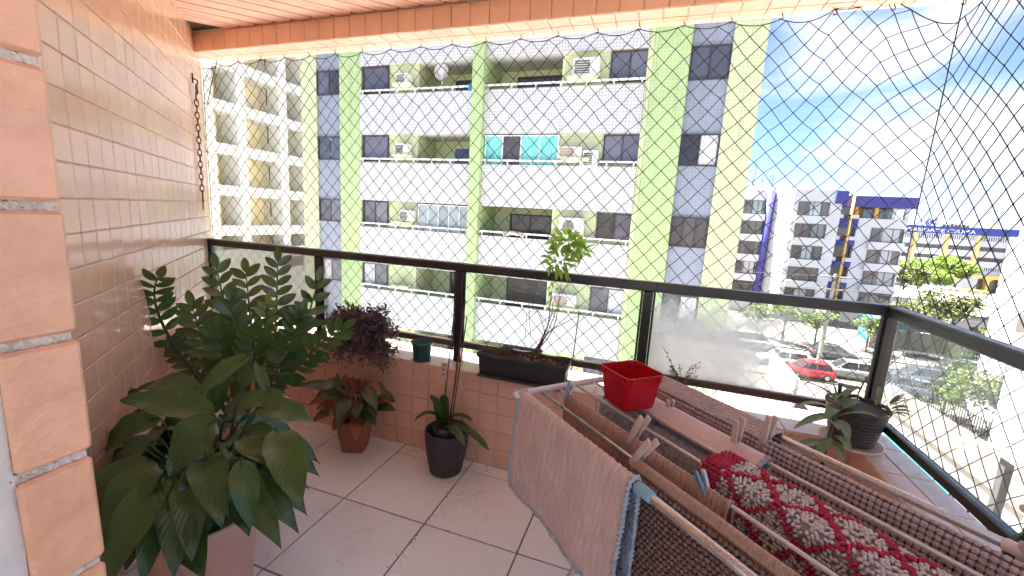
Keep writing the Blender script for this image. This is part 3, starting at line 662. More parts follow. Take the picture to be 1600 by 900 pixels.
def shelf(x0, x1, z): g = MB(); g.box((x0, YF - .46, z - .1), (x1, YF + .018, z)); g.build('shelf', m_niche, blk)
curt = {}
for k in range(-1, 6):
    dz = -PITCH*k
    zt, zb = wz(.3625 + dz), wz(.2995 + dz)          # window head and foot of this storey
    zpt, zpb = wz(.2925 + dz), wz(.1925 + dz)        # balcony parapet under it
    # grey strips
    window(blk, r(-.937), r(-.8545), zb, zt, YF+.08, leaves=2, gap=1 if k == 0 else None, curtain={0: m_curt_w} if k == 3 else None)
    window(blk, r(.0285), r(.1035), zb - .02, zt + .02, YF+.08, leaves=2 if k != 2 else 3, curtain={1: m_curt_w, 0: m_dark} if k == 1 else ({1: m_curt_w} if k == 3 else None), glass=m_dark if k == 2 else None)
    # left bay
    window(blk, r(-.781), r(-.700), zb - .03, zt + .02, YF+.02, leaves=2 if k in (2, 3) else 1, curtain={0: m_curt_w} if k == 3 else None)
    # right bay
    window(blk, r(-.134), r(-.0575) + .12, zb, zt, YF+.02, leaves=2, gap=0 if k == 2 else None, curtain={1: m_curt_w, 0: m_win} if k == 3 else None)
    for n_, x0, x1 in (('left', -.783, -.4527), ('right', -.4233, -.0575)):
        g = MB(); g.box((r(x0), YF-.20, zpb), (r(x1), YF-.06, zpt)); g.box((r(x0), YF-.06, zpb), (r(x1), 18.1, zpb + .14)); g.build('balcony_parapet', m_gwhite, blk)
        zr_ = zpt + 0.17
        g = MB(); g.box((r(x0), YF-.16, zr_ - .035), (r(x1), YF-.10, zr_ + .035)); h_ = g.build('handrail', m_rail_w, blk)
        n_st = 7
        for q in range(n_st):
            xx = r(x0) + .1 + (r(x1) - r(x0) - .2)*q/(n_st-1); g = MB(); g.box((xx-.03, YF-.15, zpt), (xx+.03, YF-.11, zr_ - .035)); g.build('stanchion', m_rail_w, h_)
    # recesses: door or enclosure
    if k == 2:
        window(blk, r(-.606), r(-.454), zpt - .1, zt + .0, YF-.0, glass=m_pale, fr=m_alu, leaves=5, mull=.03)
    else:
        window(blk, r(-.585) + .5, r(-.465) + .3, zpt - .9, zt - .22, 18.1, glass=m_dark if k != 1 else m_win, fr=m_frame if k != 1 else m_alu, leaves=2, mull=.06)
    if k == 1:
        window(blk, r(-.4215), r(-.236), zpt - .1, zt + .0, YF-.0, fr=m_alu, leaves=4, mull=.04, curtain={0: m_curt_t, 1: m_dark, 2: m_curt_t, 3: m_curt_t}, glass=m_curt_t)
    else:
        window(blk, r(-.40) + .35, r(-.225) + .3, zpt - .9, zt - .2, 18.1, glass=m_dark, leaves=2 if k != 2 else 3, mull=.06)
    g = MB(); g.box((r(-.235) - .10, YF+.03, zpb), (r(-.235) - .001, 18.1, zt + .3)); g.build('jamb', m_niche, blk)
    # shelves with air conditioners
    shelf(r(-.672), r(-.622), zb + .22); shelf(r(-.222), r(-.160), zb + .16)
xl, xr_ = r(-.648), r(-.192)
zrow = lambda k: wz(.2995 - PITCH*k)
ac_unit(xl, zrow(0) + .23, .62, .40, 'slot', 'small air conditioner on the shelf under the balcony with the round fan')
ac_unit(xl, zrow(1) + .23, .66, .44, 'slot', 'air conditioner left of the plain dark balcony door in the left bay')
ac_unit(xl + .25, zrow(2) + .26, .62, .48, 'slot', 'air conditioner beside the pale glazed balcony enclosure')
ac_unit(xr_ + .12, zrow(0) + .17, .95, .62, 'slot', 'large boxy air conditioner on the topmost shelf of the right bay')
ac_unit(xr_ + .55, zrow(1) - .18, .55, .62, 'slot', 'air conditioner right of the turquoise curtains')
ac_unit(xr_ - .22, zrow(1) + .17, .9, .40, 'brown', 'brownish window unit on the shelf next to the turquoise curtains')
ac_unit(xr_ + .05, zrow(2) + .17, .92, .64, 'fan', 'air conditioner with a round fan grille in the right bay')
ac_unit(xr_ - .02, zrow(3) + .17, .95, .5, 'brown', 'brown slatted air conditioner seen through the glass above the sapling')
# fan, plants and a blue towel on the top left balcony
fan = thing('pedestal_fan', (r(-.553), 16.7, wz(.2925)), 'white round fan standing on the topmost left balcony opposite', 'fan')
fx, fz = r(-.553), wz(.345)
g = MB()
for rr in (.30, .22, .12): g.tube([(fx + rr*math.cos(a), 16.62, fz + rr*math.sin(a)) for a in np.linspace(0, 2*math.pi, 25)[:-1]], .018, 5, closed=True)
for a in np.linspace(0, math.pi, 7)[:-1]: g.tube([(fx - .3*math.cos(a), 16.62, fz - .3*math.sin(a)), (fx + .3*math.cos(a), 16.62, fz + .3*math.sin(a))], .008, 4)
g.build('guard', m_alu, fan); g = MB(); g.tube([(fx, 16.72, fz), (fx, 16.72, wz(.2925) - .3)], .03, 6); g.build('stand', m_alu, fan)
g = MB(); g.tube([(fx, 16.64, fz), (fx, 16.85, fz)], .1, 10); g.build('motor', m_alu, fan)
g = MB(); P = [(r(-.468) + .08*i, YF - .23 - .02*math.sin(i*2.2), 0) for i in range(6)]
zt_, zb_ = wz(.3085), wz(.297)
for i in range(5): g.add([(P[i][0], P[i][1], zb_ - .1), (P[i+1][0], P[i+1][1], zb_ - .1), (P[i+1][0], P[i+1][1] + .05, zt_ + .02*i), (P[i][0], P[i][1] + .05, zt_ + .02*(i-1))], [(0,1,2,3)])
tag(g.build('blue_towel', M('blue_towel_cloth', (0.03, 0.25, 0.55), 0.9)), 'bright blue towel over the handrail of the topmost left balcony opposite', 'towel')
cloth = MB()
for i in range(14): cloth.blob((r(-.355) + .75*(i/13) , YF - .13, wz(.2995 - 2*PITCH) - .02 + .1*math.sin(i/13*math.pi)*random.uniform(.6, 1.2)), .09, 6, 4)
tag(cloth.build('laundry_heap', M('beige_laundry', (0.55, 0.45, 0.38), 0.9, 0.3, 5), None, True), 'heap of beige laundry lying on the handrail above the sapling', 'laundry')

# ------------------------------------------------------------------ cream balcony block on the left
lb = thing('balcony_tower', (-35, 27, ZG), 'cream block with white slabs and deep balcony openings behind the left end of the net', 'building')
m_cream = M('cream_render', (0.78, 0.65, 0.50), 0.85, 0.07, 0.4, dirt=0.25)
m_slab = M('white_slab_paint', (0.66, 0.645, 0.63), 0.8, 0.05, 0.3, dirt=0.3)
XLb = -31.0
g = MB(); g.box((XLb - 9, 19.0, ZG), (XLb - 2.2, 36, 17)); g.build('core', m_cream, lb)
for y0, y1 in ((19.0, 23.2), (25.0, 25.75), (28.85, 29.65), (31.6, 33.0)):
    g = MB(); g.box((XLb - 2.2, y0, ZG), (XLb, y1, 17)); g.build('pier', m_slab, lb)
for k in range(-2, 5):
    z = 1.67 + 3.03*k
    if z > 16: continue
    g = MB(); g.box((XLb - 2.2, 23.0, z), (XLb - .08, 31.7, z + .78)); g.build('slab_edge', m_slab, lb)
    for y0 in (24.0, 27.0): g = MB(); g.box((XLb - 2.2, y0, z + .78), (XLb - 1.7, y0 + .55, z + 3.03)); g.build('recess_pier', m_cream, lb)
    g = MB(); g.box((XLb - 2.19, 30.1, z + 1.0), (XLb - 2.08, 30.9, z + 2.2)); g.build('window', m_dark, lb)
    g = MB(); g.tube([(XLb - .6, 28.0, z + 2.75), (XLb - .6, 28.2, z + 2.75), (XLb - .6, 28.2, z + 1.5)], .05, 5); g.build('drain_pipe', m_rust, lb)
g = MB(); g.box((XLb, 19.0, ZG), (XLb + .5, 31.0, -2.4)); g.build('podium', m_slab, lb)
for y0 in (28.3,):
    g = MB(); g.box((XLb + .5, y0, -4.2), (XLb + .53, y0 + 2.2, -3.3)); g.build('vent', m_acd, lb)

# ------------------------------------------------------------------ white and blue block down the street
YB = 75.0
fb = thing('white_blue_block', (22, 82, ZG), 'white balcony block with a blue stair strip and yellow pipe across the street', 'building')
m_blue = M('dark_blue_paint', (0.055, 0.055, 0.25), 0.6, 0.1, 0.3)
m_yel = M('ochre_paint', (0.72, 0.42, 0.08), 0.6, 0.08, 0.5)
m_fwhite = M('far_white_render', (0.66, 0.65, 0.65), 0.8, 0.06, 0.15, dirt=0.3)
def fbox(name, a, b_, m, p=fb): g = MB(); g.box(a, b_); return g.build(name, m, p)
fbox('left_wing', (10.5, YB, ZG), (15.6, 92, 7.4), m_fwhite)
g = MB(); g.tube([(15.9, YB + .2, ZG), (15.9, YB + .2, 7.5)], .62, 14); g.build('blue_corner', m_blue, fb, True)
g = MB(); g.prism([(16.4, YB + .8, ZG), (18.2, YB - 3.5, ZG), (18.2, 92, ZG), (16.4, 92, ZG)], (0, 0, 19.1)); g.build('side_wall', m_fwhite, fb)
fbox('middle_wing', (18.2, YB - 3.4, ZG), (24.1, 92, 7.45), m_fwhite)
fbox('stair_shaft', (24.1, YB + .8, ZG), (27.5, 92, 6.9), m_far)
fbox('right_wing', (27.5, YB, ZG), (33.4, 92, 3.9), m_fwhite)
fbox('blue_parapet', (23.2, YB - 3.6, 5.6), (24.6, YB + 2, 7.35), m_blue); fbox('blue_parapet', (24.6, YB - 1.2, 5.45), (33.5, YB + 6, 6.95), m_blue)
for x in (24.6, 27.0, 29.4, 31.5, 33.0): fbox('penthouse_column', (x, YB + .2, 3.9), (x + .45, YB + .7, 5.45), m_fwhite if x > 31 else m_yel)
fbox('penthouse_wall', (28.0, YB + 3.5, 3.9), (33.0, YB + 4, 5.45), m_yel); 
for x in (29.2, 31.2): fbox('penthouse_glass', (x, YB + 3.4, 4.1), (x + 1.5, YB + 3.49, 5.3), m_pale)
g = MB(); g.tube([(26.0, YB - 1.6, ZG), (26.0, YB - 1.6, 7.2)], .16, 8); g.build('yellow_pipe', m_yel, fb, True)
for k in range(6):
    z = 3.8 - 3.12*k
    def opening(x0, x1, y, z0, z1, rows):
        o = fbox('balcony_opening', (x0, y - .06, z0), (x1, y + .02, z1), m_far)
        for q in range(rows + 1): xx = x0 + (x1 - x0)*q/rows; fbox('mullion', (xx - .05, y - .12, z0), (xx + .05, y - .061, z1), m_acd, o)
        fbox('balcony_front', (x0 - .25, y - .5, z0 - 1.08), (x1 + .25, y + .02, z0 - .02), m_fwhite)
        fbox('curtain', (x0 + (x1-x0)*random.uniform(.3, .6), y - .10, z0 + .1), (x0 + (x1-x0)*random.uniform(.65, .95), y - .062, z1 - .1), random.choice([m_curt_w, m_pale, m_far]), o)
    if z > ZG + 1:
        opening(12.0, 15.2, YB, z, z + 2.05, 4)
        opening(18.9, 22.6, YB - 3.4, z, z + 1.95, 4)
        if k > 0: opening(29.4, 33.1, YB, z - .05, z + 1.9, 3)
        fbox('blue_band', (24.1, YB - .3, z - .95 - (0 if k else .4)), (27.5, YB + .85, z - .05 + (.2 if not k else 0)), m_blue)
        for x in (24.7, 26.6): fbox('air_conditioner_box', (x, YB - .6, z - .04), (x + .75, YB + .2, z + .5), m_fwhite)
        fbox('stair_window', (24.3, YB + .7, z + .6), (27.3, YB + .79, z + 1.9), m_far)
rw = thing('roof_scaffold', (14.5, 78, 7.4), 'pale sheeting and poles on the roof above the blue corner', 'scaffold')
g = MB(); P = [(12.6 + 4.6*i/9, 79 + .6*random.random(), 0) for i in range(10)]
for i in range(9):
    a, b_ = P[i], P[i+1]; h1, h2 = 9.0 + 1.6*nz(i*.9, 2) - .1*i, 9.0 + 1.6*nz(i*.9 + .9, 2) - .1*i
    if i > 1: g.add([(a[0], a[1], 7.5), (b_[0], b_[1], 7.5), (b_[0], b_[1] + .5, h2), (a[0], a[1] + .5, h1)], [(0,1,2,3)])
g.build('sheeting', m_whitec, rw)
for x in (12.6, 13.8, 15.2, 16.6): g = MB(); g.tube([(x, 78.8, 7.4), (x, 78.8, 9.8 + .8*nz(x))], .06, 5); g.build('pole', m_iron, rw)
for x, h_ in ((14.6, 12.6), (13.2, 11.4), (16.9, 10.5)): g = MB(); g.tube([(x, 82, 7.4), (x, 82, h_)], .05, 5); g.build('antenna', m_iron, rw)

# ------------------------------------------------------------------ university building
YU = 145.0; ku = YU/220
ub = thing('university_building', (75, 150, ZG), 'long white and blue university building with yellow pillars in the distance', 'building')
uz = lambda z: CAM_H + (z - 1.4)*ku
m_ublue = M('university_blue', (0.035, 0.06, 0.32), 0.5, 0.05, 0.1); m_uwhite = M('university_white', (0.62, 0.64, 0.72), 0.7, 0.04, 0.1)
m_uyel = M('university_yellow', (0.80, 0.60, 0.20), 0.7, 0.05, 0.2)
def ubx(name, x0, x1, z0, z1, y, m, d=1.0, p=ub): g = MB(); g.box((x0*ku, y, uz(z0)), (x1*ku, y + d, uz(z1))); return g.build(name, m, p)
g = MB(); g.box((84*ku, YU + .6, ZG), (140*ku, YU + 24, uz(3.9))); g.build('body', m_uwhite, ub)
band = ubx('blue_band', 84, 140, 4.0, 7.0, YU + .2, m_ublue, 3)
for i, (z0, z1) in enumerate(((1.9, 3.6), (-2.1, -.45), (-6.15, -4.6), (-9.9, -8.6))):
    for x0 in (92, 102.2, 112.5, 122.5, 132.5):
        o = ubx('window_band', x0, x0 + 8.5, z0, z1, YU + .5, m_dark if i else m_far, .15)
        if i in (0, 3):
            for q in range(12): ubx('mullion', x0 + .1 + .72*q, x0 + .38 + .72*q, z0, z1, YU + .4, m_uwhite, .095, o)
for x in (101.0, 111.4, 121.4, 131.5): ubx('pillar', x, x + 1.0, -10.5, 3.9, YU - .3, m_uyel, .85)
ubx('portico', 120, 140, -12.8, -11.4, YU - 1, m_uyel, 2.0)
for x in (120.6, 126.4, 130.9, 136): ubx('portico_pier', x, x + 1.0, -19.0, -12.8, YU - .9, m_uyel, 1.6)
for x0, x1 in ((121.6, 126.4), (127.4, 130.9), (131.9, 136)):
    c = (x0 + x1)/2; w_ = (x1 - x0)/2; g = MB(); n = 12
    out = [(c + w_*math.cos(a), -14.4 + 1.5*math.sin(a)) for a in np.linspace(0, math.pi, n)]
    for i in range(n-1): g.add([(out[i][0]*ku, YU - .85, uz(out[i][1])), (out[i+1][0]*ku, YU - .85, uz(out[i+1][1])), (out[i+1][0]*ku, YU - .85, uz(-12.8)), (out[i][0]*ku, YU - .85, uz(-12.8))], [(0,3,2,1)])
    g.build('arch_spandrel', m_uyel, ub); ubx('arch_glass', x0, x1, -19, -12.9, YU + .3, m_far, .2)
g = MB(); g.prism([(100*ku, YU - 8, uz(-12.4)), (118*ku, YU - 8, uz(-12.4)), (109*ku, YU - 8, uz(-8.9))], (0, 7, 0)); g.build('gable_roof', m_uwhite, ub)
g = MB(); g.box((100.4*ku, YU - 7.9, ZG), (117.6*ku, YU - 1, uz(-12.4))); g.build('gable_hall', m_fwhite, ub)
ubx('roof_hall', 100, 113, 7.0, 8.6, YU + 8, m_uwhite, 6); ubx('roof_hall', 119, 126, 7.0, 10.5, YU + 10, m_uwhite, 6)
for i in range(7): ubx('roof_unit', 113.2 + 1.3*i, 114.1 + 1.3*i, 7.0, 8.2 + .5*nz(i*1.7), YU + 5, m_acd, 1)
def text(body, name, x, y, z, size, mat, parent, space=1.0):
    c = bpy.data.curves.new(name, 'FONT'); c.body = body; c.size = size; c.extrude = 0.04; c.space_character = space; c.align_x = 'LEFT'
    o = bpy.data.objects.new(name, c); COL.objects.link(o); dg = bpy.context.evaluated_depsgraph_get()
    me = bpy.data.meshes.new_from_object(o.evaluated_get(dg)); bpy.data.objects.remove(o)
    me.materials.clear(); me.materials.append(mat)
    L = BASE[parent.name]; e = bpy.data.objects.new(name, me); COL.objects.link(e); e.parent = parent
    e.matrix_local = Matrix.Translation(Vector((x, y, z)) - L) @ Matrix.Rotation(math.pi/2, 4, 'X'); BASE[e.name] = L.copy()
    wd = max(v.co.x for v in me.vertices); return e, wd
m_letter = M('white_lettering', (0.85, 0.85, 0.85), 0.5, 0.02, 1)
tx, wdt = text('UNIVERSIDADE CEUMA', 'lettering', 0, YU + .1, uz(4.55), 1.9*ku, m_letter, band)
for v in tx.data.vertices: v.co.x *= (120.4 - 92.5)*ku / wdt
tx.location.x += 92.5*ku
em = MB(); ecx, ecz = 106.3*ku, uz(8.6)
for rr in (1.75, 1.2): 
    for sg in (0, 1): em.tube([(ecx + rr*ku*1.15*math.cos(a), YU + .8, ecz + rr*ku*math.sin(a)) for a in np.linspace(-1.15 + math.pi*sg, 1.15 + math.pi*sg, 14)], .17, 5)
em.tube([(ecx + .62*ku*math.cos(a), YU + .8, ecz + .62*ku*math.sin(a)) for a in np.linspace(0, 2*math.pi, 17)[:-1]], .17, 5, closed=True)
em.tube([(ecx, YU + .8, ecz - .4*ku), (ecx, YU + .8, ecz + .4*ku)], .15, 5); em.build('emblem', m_ublue, ub)

# ------------------------------------------------------------------ white neighbours on the right
m_grw = grid_mat('white_side_tile', (0.58, 0.60, 0.59), (0.42, 0.44, 0.43), 0.2, 0.012)
nb = thing('white_tiled_block', (17, 14, ZG), 'near white tiled block cutting the view at the right edge', 'building')
g = MB(); g.box((12.75, 6.5, -6.25), (24, 20.0, -1.75)); g.build('upper_wall', m_grw, nb)
g = MB(); g.box((13.6, 6.5, ZG), (24, 19.0, -6.25)); g.build('ground_wall', m_grw, nb)
g = MB(); g.box((12.9, 19.2, ZG), (13.15, 19.5, -6.25)); g.build('post', m_acd, nb)  # dark bar put in for the grey shadow in the gap under the overhang
nb2 = thing('white_corner_block', (30, 36, ZG), 'bright white stepped block between the university and the right edge', 'building')
g = MB(); g.box((24.4, 32, ZG), (38, 41, 1.9)); g.build('lower_body', m_whitec, nb2)
g = MB(); g.box((24.8, 32.3, 1.9), (38, 40.9, 3.6)); g.build('upper_body', m_whitec, nb2)
g = MB(); g.box((25.2, 37, 3.6), (27, 40, 4.6)); g.build('roof_tank', m_ublue, nb2)
for k in range(4): g = MB(); g.box((24.34, 37.2, -1.6 - 2.9*k), (24.401, 38.4, -.4 - 2.9*k)); g.build('window', m_far, nb2)
aw = thing('street_shop', (60, 120, ZG), 'low shop with a red awning below the university trees', 'shop')
g = MB(); g.box((60.5, 118, ZG), (67.0, 124, ZG + 2.4)); g.build('shop_body', m_fwhite, aw)
m_red = M('red_awning', (0.62, 0.13, 0.06), 0.7, 0.1, 1); g = MB(); g.prism([(60.2, 116.2, ZG + 1.4), (60.2, 118, ZG + 2.6), (60.2, 118, ZG + 1.4)], (6.8, 0, 0)); g.build('awning', m_red, aw)

# ------------------------------------------------------------------ greenery outside
def leaf_cloud(b, c, rad, n, size, flat=0.8):
    for _ in range(n):
        d = Vector((random.gauss(0, 1), random.gauss(0, 1), random.gauss(0, 1))).normalized()
        p = Vector(c) + Vector((d.x*rad[0], d.y*rad[1], d.z*rad[2]))*(random.random()**0.45)
        u = Vector((random.gauss(0, 1), random.gauss(0, 1), random.gauss(0, .6))).normalized(); v = u.orthogonal().normalized()
        v = Matrix.Rotation(random.uniform(0, 6.3), 3, u) @ v; s = size*random.uniform(.6, 1.4)
        b.add([p - u*s, p + v*s*.45, p + u*s, p - v*s*.45], [(0,1,2,3)])
def tree(name, x, y, h, cr, mat, label, n=1400, size=.17, lean=0.0, clumps=11, group='street trees', trunk=.13, zbase=ZG, flat=.6):
    o = thing(name, (x, y, zbase), label, 'tree', group)
    t = MB(); top = Vector((x + lean, y, zbase + h*.55)); t.tube(smooth_path([(x, y, zbase), (x + lean*.4, y + .1, zbase + h*.3), top], 5), [trunk*(1 - .05*i) for i in range(11)], 7)
    cs = []
    for k in range(clumps):
        a = random.uniform(0, 6.283); rr = cr*random.uniform(.2, .8); c = Vector((x + lean + rr*math.cos(a), y + rr*math.sin(a), zbase + h*random.uniform(.6, .92)))
        cs.append(c); t.tube([top - Vector((0, 0, h*random.uniform(.02, .12))), top.lerp(c, .55) + Vector((0, 0, .1)), c], [trunk*.5, trunk*.3, trunk*.12], 5)
    t.build('trunk', m_bark, o, True); b = MB()
    for c in cs: q = cr*random.uniform(.28, .5); leaf_cloud(b, c, (q, q, q*flat), n//clumps, size)
    b.build('crown', mat, o); return o
tree('street_tree', 12.5, 55.6, 4.6, 2.2, m_leaf_ext, 'thin street tree by the road below the blue corner column', 1100)
tree('street_tree', 15.4, 56.0, 4.9, 2.0, m_leaf_ext, 'street tree on the far pavement left of the utility pole', 1100)
tree('street_tree', 18.6, 55.8, 4.6, 2.1, m_leaf_ext, 'street tree just left of the pole with the transformer', 1100)
tree('street_tree', 23.6, 56.0, 4.4, 2.3, m_leaf_ext, 'street tree right of the utility pole before the right wing', 1100)
tree('street_tree', 32.5, 62.0, 7.5, 3.6, m_leaf_dark, 'broad dark tree behind the right corner of the railing', 2200, .24, clumps=14)
tree('street_tree', 39.5, 86, 9.5, 2.6, m_leaf_dark, 'dark tree between the white and blue block and the bright trees', 900, .3)
tree('bright_tree', 50.0, 104, 8.6, 5.5, m_leaf_bright, 'bright green spreading tree below the gabled hall', 4200, .36, clumps=16, group='bright trees')
tree('bright_tree', 58.5, 112, 9.8, 4.5, m_leaf_bright, 'bright green tree in front of the yellow portico', 3400, .36, clumps=14, group='bright trees')
tree('yard_shrub', 22.6, 35.2, 4.6, 2.6, m_leaf_dark, 'dense olive shrub by the iron fence near the white block', 3600, .15, clumps=22, group=None, trunk=.2, flat=.9)
tree('yard_shrub', 21.6, 38.4, 2.6, 1.3, m_leaf_dark, 'small hedge shrub behind the iron bars', 900, .13, clumps=9, group=None, flat=.9)
pm = thing('palm_tree', (56.5, 100, ZG), 'palm with arching fronds above the red awning', 'palm')
t = MB(); t.tube([(56.5, 100, ZG), (56.7, 100, ZG + 4.2)], [.22, .16], 7); t.build('trunk', m_bark, pm)
for k in range(13):
    a = k*2.4; b = MB(); d = Vector((math.cos(a), math.sin(a), 0)); pts = [Vector((56.7, 100, ZG + 4.2)) + d*(3.0*s) + Vector((0, 0, 1.5*s - 2.6*s*s)) for s in np.linspace(0, 1, 9)]
    sd_ = d.cross(Vector((0, 0, 1)))
    for i in range(8):
        for sg in (-1, 1):
            p = pts[i+1]; q = p + sd_*sg*.75*math.sin((i+1)/9*math.pi + .2) + d*.35 - Vector((0, 0, .35)); b.add([pts[i], p, q], [(0,1,2)])
    b.build('frond', m_leaf_bright, pm)

# utility pole with transformer and wires
po = thing('utility_pole', (14.9, 43.2, ZG), 'tall concrete utility pole with a transformer and crossarms', 'pole')
m_pole = M('weathered_pole', (0.30, 0.27, 0.24), 0.9, 0.2, 1.5, bump=0.3, dirt=0.4)
g = MB(); g.tube([(14.9, 43.2, ZG), (15.0, 43.2, ZG + 9.6)], [.2, .13], 8); g.build('shaft', m_pole, po)
for z_ in (9.3, 8.2): g = MB(); g.box((13.9, 43.1, ZG + z_), (16.1, 43.3, ZG + z_ + .1)); g.build('crossarm', m_pole, po)
g = MB(); g.lathe([(.05, 0), (.38, .02), (.38, 1.0), (.2, 1.12), (.05, 1.15)], (14.35, 43.0, ZG + 6.2), 12); g.build('transformer', m_ac, po)
for i, (z_, y_) in enumerate(((9.4, 43.0), (9.4, 43.4), (8.3, 43.2), (7.2, 43.2), (6.9, 43.25))):
    g = MB(); pts = [(-60 + 15*k, y_, ZG + z_ + .0011*((-60 + 15*k - 15)**2 - 0)*(.22)) for k in range(0, 14)]
    pts = [(x, y, z if True else 0) for x, y, z in pts]; g.tube([(x, y, ZG + z_ - .5*math.sin(math.pi*(((x - 15) % 40)/40))) for x in np.linspace(-65, 95, 60) for y in (y_,)], .018, 3); g.build('wire', m_iron, po)
# grey plots and gate beyond the road on the right
gw = thing('street_wall', (28, 60, ZG), 'grey wall with two leaning posts across the road at the right', 'wall')
g = MB(); g.box((25.0, 59.0, ZG), (33.5, 59.3, ZG + 2.5)); g.build('panel', m_pole, gw)
for x in (28.2, 31.6): g = MB(); g.tube([(x, 58.6, ZG), (x + .3, 58.6, ZG + 4.2)], .2, 6); g.build('post', m_iron, gw)
gt = thing('bar_gate', (36, 59, ZG), 'grey barred gate across the road beside the near white block', 'gate')
for k in range(26): g = MB(); x = 33.8 + .25*k; g.box((x, 58.95, ZG + .15), (x + .07, 59.02, ZG + 2.5)); g.build('bar', m_iron, gt)
for z_ in (.2, 2.3): g = MB(); g.box((33.7, 59.03, ZG + z_), (40.4, 59.09, ZG + z_ + .1)); g.build('rail', m_iron, gt)
kk = MB(); kk.box((26.5, 62.0, ZG), (33.0, 66, ZG + 2.9)); kk.box((26.3, 61.8, ZG + 2.9), (33.2, 66.2, ZG + 3.1)); tag(kk.build('blue_roof_kiosk', M('bright_blue_sheet', (0.05, 0.22, 0.55), .5, .1, 1)), 'low kiosk with a bright blue roof behind the grey wall', 'kiosk')
hs = thing('low_house', (42, 66, ZG), 'low pale house behind the barred gate', 'house')
g = MB(); g.box((34.5, 63, ZG), (48, 72, ZG + 4.2)); g.build('wall', m_fwhite, hs); g = MB(); g.box((34.2, 62.6, ZG + 4.2), (48.3, 72.4, ZG + 4.6)); g.build('roof', m_pole, hs)
for x in (36, 39.5, 43): g = MB(); g.box((x, 62.9, ZG + 1.6), (x + 1.6, 63.01, ZG + 3.2)); g.build('window', m_far, hs)
rh = thing('long_shed', (52, 92, ZG), 'long low white-roofed shed beyond the railing corner', 'shed')
g = MB(); g.box((36, 88, ZG), (64, 96, ZG + 3.2)); g.build('wall', m_fwhite, rh); g = MB(); g.prism([(35.6, 87.6, ZG + 3.2), (35.6, 96.4, ZG + 3.2), (35.6, 92, ZG + 4.4)], (28.8, 0, 0)); g.build('roof', m_whitec, rh)

